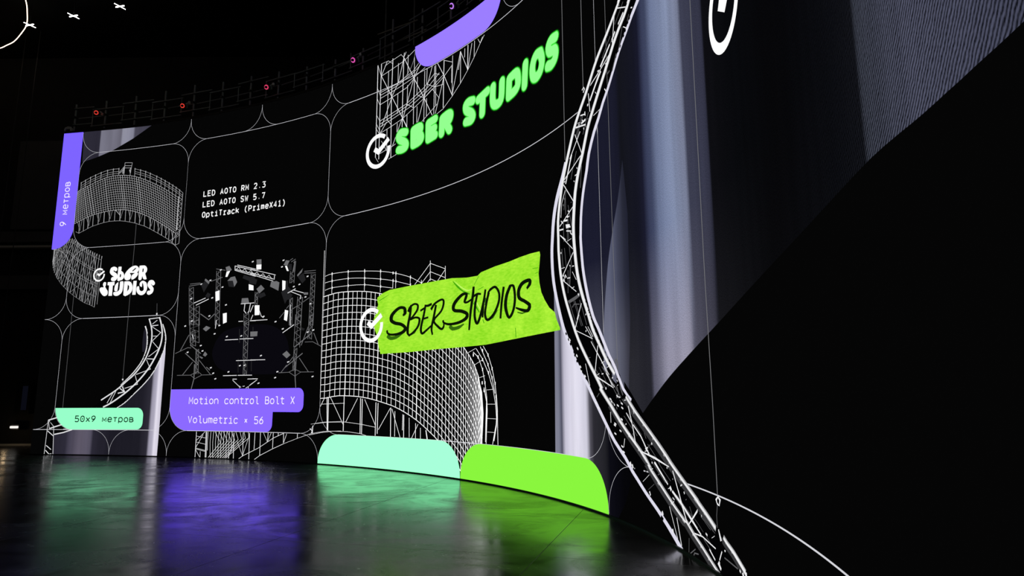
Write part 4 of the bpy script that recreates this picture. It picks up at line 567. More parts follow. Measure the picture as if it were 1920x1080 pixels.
     '168,1:11885,7084,11889,6749;168,1:11885,7084,11920,7091,11956,7098,11991,7104,12021,7107,12048,7108,12072,7108,12092,7104,12108,7097,12117,7085,12122,7067,12122,7049,12118,7032,12110,7018,12099,7003,12082,6991,12058,6980,12025,6974,11985,6970,11942,6967,11900,6963;168,1:11935,6930,11977,6930,12021,6930,12061,6929,12093,6924,12116,6914,12131,6901,12140,6886,12147,6870,12151,6854,12151,6836,12146,6819,12137,6804,12123,6792,12104,6782,12080,6774,12052,6767,12017,6761,11975,6757,11932,6753,11889,6749',
     ''),
    ('neonA2', 'glowing_letter', None, 'neon1', 6, 'fat glowing green letter E',
     '168,1:12380,7092,12380,6740;168,1:12380,7092,12599,7119;168,1:12384,6909,12580,6926;168,1:12380,6740,12605,6768',
     ''),
    ('neonA3', 'glowing_letter', None, 'neon1', 6, 'fat glowing green letter R',
     '168,1:12832,7056,12815,6738;168,1:12832,7056,12871,7066,12911,7076,12949,7084,12983,7089,13012,7091,13039,7090,13062,7086,13079,7079,13092,7068,13100,7054,13103,7037,13103,7020,13099,7001,13091,6980,13079,6960,13063,6945,13043,6936,13018,6931,12991,6929,12962,6926,12933,6922,12902,6919,12870,6916,12839,6913;168,1:12963,6896,13070,6737',
     ''),
    ('neonA4', 'glowing_letter', None, 'neon1', 6, 'fat glowing green letter S',
     '168,1:13823,7087,13788,7094,13752,7103,13717,7109,13686,7111,13658,7107,13633,7099,13613,7087,13600,7070,13595,7047,13597,7019,13606,6988,13623,6960,13653,6934,13693,6908,13734,6883,13767,6859,13790,6834,13808,6811,13820,6788,13824,6768,13821,6750,13810,6733,13792,6719,13767,6711,13734,6711,13692,6717,13646,6726,13602,6733',
     ''),
    ('neonA5', 'glowing_letter', None, 'neon1', 6, 'fat glowing green letter T',
     '168,1:14005,7044,14291,7103;168,1:14148,7069,14126,6718',
     ''),
    ('neonA6', 'glowing_letter', None, 'neon1', 6, 'fat glowing green letter U',
     '168,1:14475,7114,14471,7049,14466,6983,14463,6921,14464,6869,14470,6830,14479,6801,14492,6778,14511,6759,14537,6742,14571,6731,14605,6725,14637,6726,14666,6732,14694,6742,14719,6764,14738,6801,14750,6860,14757,6938,14761,7023,14766,7104',
     ''),
    ('neonA7', 'glowing_letter', None, 'neon1', 6, 'fat glowing green letter D',
     '168,1:14996,7054,14973,6730;168,1:14996,7054,15048,7063,15102,7072,15151,7078,15192,7078,15220,7070,15239,7057,15253,7038,15263,7013,15271,6976,15276,6929,15276,6883,15269,6844,15257,6816,15238,6795,15213,6777,15180,6762,15137,6751,15084,6743,15028,6737,14973,6730',
     ''),
    ('neonA8', 'glowing_letter', None, 'neon1', 6, 'fat glowing green letter I',
     '168,1:15513,7105,15474,6720',
     ''),
    ('neonA9', 'glowing_letter', None, 'neon1', 6, 'fat glowing green letter O',
     '168,1:15983,7089,15949,7095,15914,7102,15881,7106,15851,7103,15825,7091,15801,7072,15779,7049,15762,7021,15747,6989,15736,6952,15729,6913,15727,6877,15730,6842,15737,6807,15748,6775,15764,6750,15786,6732,15814,6720,15844,6713,15872,6713,15901,6720,15931,6733,15960,6752,15983,6776,16002,6808,16019,6845,16030,6886,16034,6927,16028,6966,16015,7007,15998,7048,15983,7089',
     ''),
    ('neonA10', 'glowing_letter', None, 'neon1', 6, 'fat glowing green letter S',
     '168,1:16471,7110,16432,7117,16392,7125,16354,7131,16321,7129,16294,7119,16269,7102,16251,7081,16241,7058,16241,7032,16249,7002,16264,6973,16284,6951,16315,6938,16354,6931,16393,6925,16423,6915,16441,6898,16453,6879,16459,6857,16461,6837,16459,6815,16452,6792,16442,6771,16426,6752,16406,6737,16380,6724,16351,6715,16323,6710,16295,6712,16266,6719,16237,6728,16209,6736',
     ''),
    ('tape', 'tape_strip_picture', None, 'tape', 5, 'torn strip of bright green tape with black handwriting',
     '',
     '10825,3571,10994,3651,11220,3701,11871,3717,12714,3715,13187,3705,13273,3695,13652,3651,13985,3639,14087,3688,14518,3728,14947,3739,15288,3759,15599,3760,15866,3744,15887,3687,15861,3540,15831,3394,15852,3240,15903,3083,15996,2952,16130,2812,16291,2721,16328,2625,16431,2474,16430,2442,16035,2438,15486,2424,14930,2403,14228,2369,13516,2369,12737,2373,11908,2357,11293,2358,10970,2357,10892,2554,10872,2706,10781,2863,10719,3021,10729,3116,10796,3226,10820,3340,10860,3413,10828,3503'),
    ('curtain1', 'screen_panel_picture', None, 'band1', 2, 'pale grey curtain of light below the small curved truss',
     '',
     '3965,2927,3981,2594,3973,1960,3972,1010,3976,1085,3964,17,3214,10,1819,4,682,4,666,505,1237,642,1721,854,2438,1122,2808,1349,3069,1564,3417,1866,3672,2167,3834,2470,3937,2723;3260,3339,3218,3184,3207,2923,3227,2663,3304,2662,3367,2919,3331,3180'),
    ('truss1', 'truss_picture', None, 'w90', 4, 'small bent truss arching down to the mint caption',
     '37/37/37/38/38/39/39/40/40/40/40/40/40/40/40/40/39/39/39/38/38/37/37/36/36/36/36/36/35/35/35,0:3366,3532,3392,3474,3418,3417,3441,3359,3461,3299,3479,3238,3492,3175,3500,3108,3505,3039,3503,2967,3493,2891,3477,2813,3456,2735,3432,2659,3403,2582,3368,2505,3323,2429,3272,2352,3216,2277,3154,2203,3087,2130,3016,2062,2943,2002,2866,1946,2782,1886,2695,1818,2601,1746,2491,1670,2354,1589,2201,1503,2049,1417;42/42/42/42/43/43/44/44/45/45/45/45/44/44/44/44/44/43/43/42/42/42/41/41/40/40/40/39/39/39/39/38/38/38,0:3701,3558,3727,3498,3753,3438,3777,3373,3799,3298,3819,3217,3832,3137,3836,3060,3833,2982,3823,2906,3805,2829,3780,2753,3749,2676,3714,2600,3673,2524,3628,2449,3583,2374,3534,2299,3476,2221,3408,2139,3331,2054,3248,1969,3156,1884,3057,1798,2958,1718,2861,1646,2765,1580,2664,1516,2554,1448,2441,1381,2340,1326,2262,1289,2197,1263,2132,1237;41/38/36/34/35/35/35/34/34/33/32/30/29/29/28/28/28/28/28/24/20/16,0:3260,3339,3285,3290,3310,3240,3331,3180,3347,3099,3360,3007,3367,2919,3368,2840,3363,2764,3349,2686,3323,2601,3289,2513,3248,2431,3201,2358,3149,2292,3094,2228,3043,2169,2989,2113,2923,2051,2835,1975,2734,1893,2633,1810;28/30/33/37/37/38/38/37/35/33/32/31/29/29/29/29/28/28/28/27/27/27/27/27/26/24/21/19,0:3825,3371,3854,3310,3883,3250,3908,3186,3930,3121,3949,3052,3960,2979,3961,2897,3953,2809,3937,2723,3911,2640,3875,2558,3834,2470,3788,2372,3735,2270,3672,2167,3598,2066,3513,1966,3417,1866,3304,1762,3182,1658,3069,1564,2974,1483,2890,1412,2808,1349,2727,1299,2649,1257,2572,1215;22,0:3367,3524,3702,3545;22,0:3475,3337,3683,3350;21,0:3402,2479,3659,2461;16,0:3487,3383,3638,3482;14/17/17,0:3477,3318,3783,3152,3531,2940;14,0:3535,3064,3695,3064;15/18/16,0:3532,2927,3760,2727,3445,2529;16,0:3389,2454,3541,2207,3094,2074;16,0:3064,2061,3168,1823,2768,1719;17,0:2493,1645,2339,1338;17,0:2431,1645,2245,1339;26,0:2611,1721,2745,1643,2814,1591;29,0:2684,1771,2779,1617;27,0:2562,1593,2762,1630;44,0:3603,3672,3607,3624;44,0:2679,1969,2680,1930;31,0:462,897,753,974;31,0:531,681,728,739,936,794;30,0:689,528,963,578,1233,656;14,0:462,894,456,477,444,9;12,0:484,890,659,727;14,0:653,739,714,11;14,0:521,676,477,866;12,0:927,875,764,885;12,0:952,668,1209,677;21,0:475,621,673,486;21,0:479,242,641,136;22,0:473,117,585,24;21,0:540,10,665,28',
     ''),
    ('curtain0', 'screen_panel_picture', None, 'band0', 2, 'grey curtain of light at the top edge beside the purple strip',
     '',
     '654,9005,2899,8977,2294,8647,1665,8365,1134,8199,690,8092'),
    ('curtain2', 'screen_panel_picture', None, 'band2', 2, 'bright pale curtain of light under the big truss',
     '',
     '16273,3178,16234,3687,16237,3439,16268,3188,16340,2936,16430,2686,16529,2462,16678,2231,16847,1980,16994,1798,17162,1644,17327,1459,17692,1091,17867,932,18142,754,18307,623,18325,628,18162,317,17881,-97,17679,-1,17041,-12,16213,-27,16248,1812'),
    ('curtain3', 'screen_panel_picture', None, 'band3', 2, 'huge grey curtain of light with a slanting lower edge',
     '',
     '21378,6256,20511,6401,19037,6246,18974,6203,18772,6118,18594,6011,18366,5867,18211,5729,17999,5526,17847,5404,17693,5231,17554,5092,17386,4842,17309,4622,17220,4417,17150,4204,17106,3984,17087,3757,17082,3651,17120,3279,17176,3044,17254,2811,17384,2535,17514,2370,17676,2149,17797,1989,17938,1843,18153,1565,18634,1290,18701,1330,18765,1368,18833,1408,18915,1454,19008,1505,19111,1560,19225,1617,19352,1676,19495,1736,19652,1797,19819,1857,19992,1916,20170,1973,20355,2027,20547,2080,20745,2131,20944,2180,21146,2225,21357,2268,21583,2308,21817,2344,22055,2375,22307,2401,22579,2423,22885,2440,23202,2449,23492,2448,23727,2439,23908,2423,24056,2405,24186,2387,24309,2370,24426,2355,24534,2341,24631,2327,24720,2315,24800,2303,24874,2291,24940,2281,24998,2272,25046,2265,25086,2259,25124,2253,25165,2246,25208,2238,25251,2230,25293,2222,25332,2214,25439,2206,25256,2451,23907,3775'),
    ('truss2', 'truss_picture', None, 'w95', 5, 'giant white curved truss crossing the screen from top to floor',
     '46/46/49/50/51/58/57/54/54/55/55/55/56/58/59/60/60/60/61/63/64/63/63/63/62/62/62/61/61/60/59/58/58/58/57/57/56/55/54/53/52/51/50/49/49/48/46/45/44/43/43/43/46/45/41/38/37/37/35/33/31/30/30/29/31/17/29/26/25/24/23/22/20/15/22/23/23/21/22/22/21/21/20/17/15,0:19893,6936,19527,6901,19163,6832,18767,6714,18460,6591,18416,6557,18433,6548,18342,6492,18228,6426,18129,6367,18024,6305,17894,6229,17771,6153,17697,6099,17618,6031,17477,5893,17329,5743,17213,5638,17114,5545,17034,5459,16960,5362,16877,5229,16792,5078,16704,4913,16629,4757,16583,4651,16549,4557,16513,4445,16481,4328,16452,4213,16432,4092,16428,3951,16431,3818,16430,3731,16431,3647,16442,3525,16457,3399,16474,3297,16496,3200,16523,3101,16557,3001,16592,2909,16640,2802,16718,2650,16803,2493,16875,2370,16950,2256,17040,2140,17139,2025,17242,1913,17347,1803,17464,1685,17553,1592,17541,1581,17535,1570,17647,1480,17792,1371,17918,1269,18043,1173,18168,1088,18292,1011,18416,941,18539,872,18677,788,18779,723,18755,724,18738,723,18859,650,19022,559,19173,479,19322,406,19475,340,19595,294,19624,292,19642,292,19721,252,19816,205,19904,170,19990,138,20074,104,20160,71,20260,35,20344,7,20377,0,20395,-1;46/48/52/55/57/68/69/65/62/60/61/63/64/65/64/63/63/62/63/64/66/67/67/68/69/69/70/70/71/71/70/69/68/67/66/66/65/64/62/60/58/57/57/56/53/49/48/47/45/43/41/39/38,0:20249,6628,19866,6627,19484,6590,19075,6502,18757,6400,18704,6372,18722,6364,18647,6311,18555,6251,18467,6211,18378,6169,18289,6113,18199,6047,18120,5978,18018,5884,17842,5724,17666,5555,17563,5448,17487,5364,17421,5290,17359,5205,17288,5074,17213,4928,17129,4786,17051,4647,16996,4522,16956,4402,16929,4276,16909,4153,16891,4035,16880,3923,16879,3817,16884,3719,16892,3637,16904,3551,16919,3434,16939,3312,16963,3204,16997,3096,17042,2978,17098,2855,17169,2723,17242,2594,17299,2481,17358,2374,17438,2270,17523,2170,17606,2068,17687,1974,17762,1899,17830,1837,17883,1793,17932,1755;27/28/27/27/27/28/28/29/30/31/30/30/30/30/30/34/31/30/30/30/30,0:18212,1477,18329,1387,18447,1302,18570,1226,18693,1155,18813,1088,18934,1020,19072,944,19194,876,19255,840,19319,803,19445,741,19594,673,19766,599,19908,540,19938,525,19951,517,20028,487,20125,450,20226,410,20329,369;25/27/28/30/32/34/35,0:20495,330,20535,313,20580,295,20636,280,20711,258,20822,216,20945,170;14,0:18354,6479,18610,6337;30,0:18535,6307,18372,6240;33,0:18271,6198,18169,6132;32/40,0:18107,6109,17805,5936;12,0:18519,6120,18632,6032;16,0:18759,6233,18805,6210;18,0:18264,6416,18174,6038;16,0:18085,5974,17508,5822;36,0:17813,5874,17649,5756;38,0:17757,5849,17465,5598;12,0:17710,5872,17490,5813;17,0:17424,5724,17456,5437;22,0:17021,5372,17317,5302;32,0:17189,5369,17321,5377;18,0:17171,5497,17313,5461;22,0:17304,5502,17312,5438;10,0:17557,5335,17748,5345;14,0:16992,5276,17177,4929;19,0:17147,5264,16822,4957;12,0:17056,4870,17152,4896;31,0:17404,5578,17390,5548;23/13/25/25,0:17238,5858,17288,5883,17310,5843,17272,5806;17,0:17906,5570,17950,5515;16,0:16638,4690,17134,4894;16,0:16618,4621,16903,4283;15,0:16912,4223,16480,4004;38/25,0:16878,5008,16682,4614;12,0:16666,4523,16553,4346,16521,4132;18,0:16675,3893,16814,3858;21,0:16467,3951,16588,3939;28,0:16612,4061,16717,4047;15,0:16661,4109,16766,4094;13,0:16487,3868,16646,3765;12,0:16487,3867,16702,3699,16848,3586;7,0:16809,3747,16692,3731;16,0:16857,3531,16531,3230;8,0:16502,3355,16606,3355;11,0:16541,3169,16921,2948;10,0:16821,3252,16929,3118;17,0:17059,2760,16924,2546;18,0:16745,3359,16768,3349;14,0:16824,3333,16870,3330;17,0:16978,2610,16868,2431;10,0:16900,2389,17351,2241;17,0:17489,2141,17390,1781;10,0:17430,1728,17887,1584;12,0:17304,2208,17616,1896,17857,1609;11,0:17160,2425,17329,2259;10,0:17227,2419,17363,2267;12,0:17133,1917,17238,1616;10,0:17472,2048,17780,1749;25,0:16685,2292,16720,2258;25,0:16877,2055,16911,2022;25,0:16904,2153,16938,2120;25,0:16970,1896,17004,1864;25,0:17096,1762,17130,1731;25,0:16989,1841,17023,1809;10,0:17450,1731,17887,1585;9,0:17697,1769,17915,1591;18,0:18269,1367,18378,1107,18428,936;14,0:18210,1284,18357,1163;17/19/20,0:18382,1152,18578,1029,18766,854;12,0:18563,864,18915,830,19184,780;22,0:18910,778,19143,631;11,0:17786,1285,17790,1151;12,0:18146,979,18112,873;19,0:17771,1454,17820,1433;19,0:17822,1418,17871,1397;18,0:17961,1491,18010,1471;18,0:18026,1474,18075,1453;18,0:18074,1402,18123,1383;18,0:18083,1349,18132,1330;19,0:17883,1152,17932,1134;19,0:17868,1133,17917,1115;18,0:18059,1212,18108,1194;18,0:18244,1052,18292,1035;18,0:18255,1030,18303,1013;19,0:17874,1031,17923,1014;18,0:18015,1072,18063,1055;18,0:18048,889,18096,873;18,0:18082,827,18131,812;18,0:17966,1377,18015,1357;20,0:17260,1523,17311,1501;20,0:17375,1400,17426,1379;19,0:17439,1337,17490,1317;12,0:18574,863,19266,768;18,0:18680,910,18776,854;17,0:18894,775,19221,586;14,0:19326,541,19543,451,19744,357,19896,284;35,0:19268,572,19301,538;17,0:19356,739,19543,451,19653,286;9/11/13,0:19687,279,19815,366,19918,441;5,0:18582,534,18754,629;10,0:19234,372,19405,90;14,0:19405,292,19493,44;30,0:18739,449,18761,410;29,0:19045,292,19065,256;29,0:19284,160,19304,126;30,0:18268,719,18291,676;30,0:18318,696,18340,654;11,0:19687,278,19924,456;17,0:19317,531,19582,420,19759,335,19978,245;19,0:19475,561,19554,423,19651,293;12,0:19819,226,20004,237,20303,199;16,0:20156,162,20279,100;20/34/27,0:20377,111,20356,87,20403,54;14,0:20445,209,20379,124;18/36,0:20392,375,20440,290;20,0:20819,158,20842,146;35,0:20954,176,20957,148;31,0:20885,155,20897,132;24,0:20515,237,20516,222;12/20/17/11/24/16,0:20426,648,20376,615,20398,586,20441,577,20467,626,20425,645',
     '16656,3995,16772,3973,16782,3923,16670,3931'),
    ('cables', 'hoist_cable', None, 'w50', 4, 'thin vertical hoist cables drawn on the screen',
     '15,0:16677,7704,16681,7629,16680,6459,16676,4994;16,0:17274,7340,17268,6591,17272,5897;11,0:17993,6889,17991,5810,17995,4681,18000,3528,18009,2425,18016,1924;14,0:20418,5309,20418,5264,20408,3859,20399,2547,20417,1412,20410,659',
     ''),
    ('rig', 'lighting_rig_picture', None, 'w35', 3, 'picture of lighting towers standing in a ring',
     '14,0:4601,4304,4697,3306;14,0:4743,4296,4838,3300;11/13/13/13/13/13/13/13/13/13/13/13/13/13/10,0:4743,4296,4608,4232,4757,4152,4622,4088,4770,4009,4636,3945,4784,3866,4649,3802,4797,3724,4663,3659,4811,3582,4676,3518,4824,3441,4690,3376,4838,3300;8,0:4658,4301,4753,3303;18,0:4801,3803,4847,3300;18,0:4984,3794,5028,3292;11/13/13/13/13/13/10,0:4984,3794,4809,3719,4999,3626,4824,3551,5014,3459,4839,3383,5028,3292;8,0:4874,3800,4919,3297;14,0:5478,4674,5540,3272;14,0:5617,4660,5677,3262;12/13/13/13/13/13/13/13/13/13/13/13/13/13/13/13/10,0:5617,4660,5482,4585,5625,4483,5490,4408,5632,4307,5498,4231,5640,4131,5506,4055,5647,3956,5513,3880,5655,3782,5521,3706,5662,3608,5529,3532,5669,3435,5536,3358,5677,3262;8,0:5534,4669,5595,3268;17,0:4700,3442,4765,2851;17,0:4995,3433,5059,2845;12,0:4995,3433,4708,3368,5011,3285,4724,3220,5027,3138,4741,3072,5043,2991,4757,2925,5059,2845;8,0:4818,3438,4883,2849;14,0:4736,3171,4796,2761;14,0:4894,3171,4954,2762;12,0:4894,3171,4746,3103,4914,3034,4766,2966,4934,2898,4786,2829,4954,2762;8,0:4799,3171,4859,2761;14,0:8633,4326,8625,3116;14,0:8770,4308,8761,3104;10/13/13/13/13/13/13/13/13/13/13/13/13/13/13/13/13/13/9,0:8770,4308,8632,4258,8769,4172,8632,4122,8768,4038,8631,3987,8767,3903,8630,3852,8766,3769,8629,3717,8765,3635,8628,3583,8764,3502,8627,3449,8763,3369,8626,3316,8762,3236,8625,3182,8761,3104;8,0:8688,4319,8679,3111;17,0:8221,3817,8195,3142;17,0:8380,3796,8354,3125;10/13/13/13/13/13/13/13/13/10,0:8380,3796,8218,3741,8374,3646,8212,3591,8368,3497,8206,3441,8363,3348,8201,3291,8357,3199,8195,3142;8,0:8285,3808,8259,3135;14,0:7941,4460,7936,4173;14,0:8079,4441,8074,4155;10/13/13/13/13/10,0:8079,4441,7940,4402,8077,4327,7938,4288,8075,4212,7936,4173;9,0:7996,4452,7991,4166;14,0:7959,3816,7980,3151;14,0:8051,3808,8071,3144;12/13/13/13/13/13/13/13/10,0:8051,3808,7962,3733,8056,3641,7967,3566,8061,3475,7972,3399,8066,3309,7977,3233,8071,3144;8,0:7996,3813,8016,3148;14,0:6805,4038,6805,3727;14,0:6897,4027,6897,3717;12/13/13/13/10,0:6897,4027,6805,3960,6897,3872,6805,3804,6897,3717;8,0:6842,4034,6842,3723;14,0:8176,3397,8164,2627;14,0:8370,3376,8357,2611;10/13/13/13/13/13/13/13/13/10,0:8370,3376,8174,3311,8368,3205,8172,3139,8365,3035,8169,2967,8362,2865,8167,2797,8359,2696,8164,2627;8,0:8254,3389,8242,2621;14,0:8625,3366,8611,2796;14,0:8747,3353,8732,2785;10/13/13/13/13/13/13/13/10,0:8747,3353,8624,3295,8743,3210,8620,3152,8739,3068,8616,3009,8735,2927,8613,2867,8732,2785;8,0:8674,3361,8659,2792;14,0:8178,2607,8164,2072;14,0:8274,2599,8260,2066;11/13/13/13/12/12/10,0:8274,2599,8175,2518,8269,2421,8171,2339,8265,2243,8166,2161,8260,2066;8,0:8216,2604,8202,2070;14,0:6503,3326,6529,2404;14,0:6640,3315,6665,2397;11/13/13/13/13/13/13/13/13/13/10,0:6640,3315,6505,3233,6645,3130,6511,3047,6650,2946,6516,2863,6655,2762,6521,2679,6660,2579,6527,2495,6665,2397;8,0:6558,3322,6583,2401;14,0:4972,2689,5006,2059;14,0:5062,2684,5096,2056;12,0:5062,2684,4976,2599,5072,2504,4986,2418,5081,2324,4996,2238,5091,2145,5006,2059;8,0:5008,2687,5042,2058;14,0:6473,3520,6496,3226;14,0:6633,3511,6656,3218;11/13/13/13/10,0:6633,3511,6479,3447,6644,3365,6491,3299,6656,3218;8,0:6537,3517,6560,3223;14,0:6552,2403,6561,2000;14,0:6665,2397,6673,1994;12,0:6665,2397,6554,2322,6668,2235,6557,2161,6672,2074,6561,2000;8,0:6597,2401,6606,1997;43,0:8043,4651,8064,4683,8033,4448;23,0:8097,4696,8079,4444;18,0:4712,3059,4457,2650;17,0:4889,2357,4593,2039;15,0:5098,2405,5502,2033;15,0:8361,2365,8680,2033;16,0:8795,2930,8955,2658;18,0:8606,3079,8403,2656;16,0:8155,2398,8042,2280;16,0:7963,2213,7782,2035;13,0:4305,2591,4697,2731,4811,2719;12,0:4415,2033,4851,2031;12,0:5233,2029,5558,2032;12/12/15/12/13,0:4851,2035,4994,1937,5222,2029,5090,2118,4851,2035;11,0:7710,2036,8046,2042;11/11/15/11/12,0:8045,2047,8243,1949,8429,2039,8233,2111,8045,2047;11,0:8429,2039,8847,2034;11,0:8519,2729,8771,2726,9066,2603;31/26/22,0:4961,2303,4972,1938,4906,1679;30/26/22,0:8220,2309,8260,1880,8289,1684;20,0:4770,2800,5140,2569;20,0:4631,2592,5075,2283;21,0:8176,2622,8712,2918;21,0:7918,2162,8462,2473;20/20/23,0:5036,3586,5323,3421,5504,3563;20,0:5350,2225,5470,2145;14,0:4594,4332,4991,4362;14,0:4623,4385,4965,4394;14,0:5306,4414,5688,4495;13,0:5462,4728,5765,4669;12,0:8402,4371,8780,4342;12,0:8400,4413,8776,4400;14,0:8399,3675,8598,3766;14,0:8046,3526,8201,3590;15,0:7650,3343,7800,3476;16,0:7863,3555,7938,3625;15,0:7912,4732,8001,4771;14,0:7949,4686,8094,4744',
     ''),
    ('bubblehole', 'letter_counter', 'bubble', 'blk', 6, None,
     '32,1:2704,4854,2748,4887,2786,4916;38,1:3038,4882,3036,4821;40,1:2310,4765,2309,4716;20,1:2083,4887,2126,4864',
     '2578,4485,2627,4438,2626,4359,2574,4293'),
    ('neonB0', 'letter_glow', 'neonA0', 'neon2', 5, None,
     '198,1:11634,7108,11592,7118,11548,7130,11507,7138,11473,7139,11447,7131,11425,7115,11410,7096,11402,7076,11403,7055,11410,7031,11425,7008,11444,6986,11471,6966,11505,6948,11541,6930,11571,6912,11596,6893,11618,6874,11635,6856,11646,6837,11651,6819,11650,6801,11644,6784,11632,6771,11613,6761,11588,6755,11560,6751,11530,6750,11501,6751,11469,6756,11437,6761,11405,6766',
     ''),
    ('neonC0', 'letter_glow', 'neonA0', 'neon3', 4, None,
     '222,1:11634,7108,11592,7118,11548,7130,11507,7138,11473,7139,11447,7131,11425,7115,11410,7096,11402,7076,11403,7055,11410,7031,11425,7008,11444,6986,11471,6966,11505,6948,11541,6930,11571,6912,11596,6893,11618,6874,11635,6856,11646,6837,11651,6819,11650,6801,11644,6784,11632,6771,11613,6761,11588,6755,11560,6751,11530,6750,11501,6751,11469,6756,11437,6761,11405,6766',
     ''),
    ('neonD0', 'letter_glow', 'neonA0', 'neon4', 3, None,
     '250,1:11634,7108,11592,7118,11548,7130,11507,7138,11473,7139,11447,7131,11425,7115,11410,7096,11402,7076,11403,7055,11410,7031,11425,7008,11444,6986,11471,6966,11505,6948,11541,6930,11571,6912,11596,6893,11618,6874,11635,6856,11646,6837,11651,6819,11650,6801,11644,6784,11632,6771,11613,6761,11588,6755,11560,6751,11530,6750,11501,6751,11469,6756,11437,6761,11405,6766',
     ''),
    ('neonB1', 'letter_glow', 'neonA1', 'neon2', 5, None,
     '198,1:11885,7084,11889,6749;198,1:11885,7084,11920,7091,11956,7098,11991,7104,12021,7107,12048,7108,12072,7108,12092,7104,12108,7097,12117,7085,12122,7067,12122,7049,12118,7032,12110,7018,12099,7003,12082,6991,12058,6980,12025,6974,11985,6970,11942,6967,11900,6963;198,1:11935,6930,11977,6930,12021,6930,12061,6929,12093,6924,12116,6914,12131,6901,12140,6886,12147,6870,12151,6854,12151,6836,12146,6819,12137,6804,12123,6792,12104,6782,12080,6774,12052,6767,12017,6761,11975,6757,11932,6753,11889,6749',
     ''),
    ('neonC1', 'letter_glow', 'neonA1', 'neon3', 4, None,
     '222,1:11885,7084,11889,6749;222,1:11885,7084,11920,7091,11956,7098,11991,7104,12021,7107,12048,7108,12072,7108,12092,7104,12108,7097,12117,7085,12122,7067,12122,7049,12118,7032,12110,7018,12099,7003,12082,6991,12058,6980,12025,6974,11985,6970,11942,6967,11900,6963;222,1:11935,6930,11977,6930,12021,6930,12061,6929,12093,6924,12116,6914,12131,6901,12140,6886,12147,6870,12151,6854,12151,6836,12146,6819,12137,6804,12123,6792,12104,6782,12080,6774,12052,6767,12017,6761,11975,6757,11932,6753,11889,6749',
     ''),
    ('neonD1', 'letter_glow', 'neonA1', 'neon4', 3, None,
     '250,1:11885,7084,11889,6749;250,1:11885,7084,11920,7091,11956,7098,11991,7104,12021,7107,12048,7108,12072,7108,12092,7104,12108,7097,12117,7085,12122,7067,12122,7049,12118,7032,12110,7018,12099,7003,12082,6991,12058,6980,12025,6974,11985,6970,11942,6967,11900,6963;250,1:11935,6930,11977,6930,12021,6930,12061,6929,12093,6924,12116,6914,12131,6901,12140,6886,12147,6870,12151,6854,12151,6836,12146,6819,12137,6804,12123,6792,12104,6782,12080,6774,12052,6767,12017,6761,11975,6757,11932,6753,11889,6749',
     ''),
    ('neonB2', 'letter_glow', 'neonA2', 'neon2', 5, None,
     '198,1:12380,7092,12380,6740;198,1:12380,7092,12599,7119;198,1:12384,6909,12580,6926;198,1:12380,6740,12605,6768',
     ''),
    ('neonC2', 'letter_glow', 'neonA2', 'neon3', 4, None,
     '222,1:12380,7092,12380,6740;222,1:12380,7092,12599,7119;222,1:12384,6909,12580,6926;222,1:12380,6740,12605,6768',
     ''),
    ('neonD2', 'letter_glow', 'neonA2', 'neon4', 3, None,
     '250,1:12380,7092,12380,6740;250,1:12380,7092,12599,7119;250,1:12384,6909,12580,6926;250,1:12380,6740,12605,6768',
     ''),
    ('neonB3', 'letter_glow', 'neonA3', 'neon2', 5, None,
     '198,1:12832,7056,12815,6738;198,1:12832,7056,12871,7066,12911,7076,12949,7084,12983,7089,13012,7091,13039,7090,13062,7086,13079,7079,13092,7068,13100,7054,13103,7037,13103,7020,13099,7001,13091,6980,13079,6960,13063,6945,13043,6936,13018,6931,12991,6929,12962,6926,12933,6922,12902,6919,12870,6916,12839,6913;198,1:12963,6896,13070,6737',
     ''),
    ('neonC3', 'letter_glow', 'neonA3', 'neon3', 4, None,
     '222,1:12832,7056,12815,6738;222,1:12832,7056,12871,7066,12911,7076,12949,7084,12983,7089,13012,7091,13039,7090,13062,7086,13079,7079,13092,7068,13100,7054,13103,7037,13103,7020,13099,7001,13091,6980,13079,6960,13063,6945,13043,6936,13018,6931,12991,6929,12962,6926,12933,6922,12902,6919,12870,6916,12839,6913;222,1:12963,6896,13070,6737',
     ''),
    ('neonD3', 'letter_glow', 'neonA3', 'neon4', 3, None,
     '250,1:12832,7056,12815,6738;250,1:12832,7056,12871,7066,12911,7076,12949,7084,12983,7089,13012,7091,13039,7090,13062,7086,13079,7079,13092,7068,13100,7054,13103,7037,13103,7020,13099,7001,13091,6980,13079,6960,13063,6945,13043,6936,13018,6931,12991,6929,12962,6926,12933,6922,12902,6919,12870,6916,12839,6913;250,1:12963,6896,13070,6737',
     ''),
    ('neonB4', 'letter_glow', 'neonA4', 'neon2', 5, None,
     '198,1:13823,7087,13788,7094,13752,7103,13717,7109,13686,7111,13658,7107,13633,7099,13613,7087,13600,7070,13595,7047,13597,7019,13606,6988,13623,6960,13653,6934,13693,6908,13734,6883,13767,6859,13790,6834,13808,6811,13820,6788,13824,6768,13821,6750,13810,6733,13792,6719,13767,6711,13734,6711,13692,6717,13646,6726,13602,6733',
     ''),
    ('neonC4', 'letter_glow', 'neonA4', 'neon3', 4, None,
     '222,1:13823,7087,13788,7094,13752,7103,13717,7109,13686,7111,13658,7107,13633,7099,13613,7087,13600,7070,13595,7047,13597,7019,13606,6988,13623,6960,13653,6934,13693,6908,13734,6883,13767,6859,13790,6834,13808,6811,13820,6788,13824,6768,13821,6750,13810,6733,13792,6719,13767,6711,13734,6711,13692,6717,13646,6726,13602,6733',
     ''),
    ('neonD4', 'letter_glow', 'neonA4', 'neon4', 3, None,
     '250,1:13823,7087,13788,7094,13752,7103,13717,7109,13686,7111,13658,7107,13633,7099,13613,7087,13600,7070,13595,7047,13597,7019,13606,6988,13623,6960,13653,6934,13693,6908,13734,6883,13767,6859,13790,6834,13808,6811,13820,6788,13824,6768,13821,6750,13810,6733,13792,6719,13767,6711,13734,6711,13692,6717,13646,6726,13602,6733',
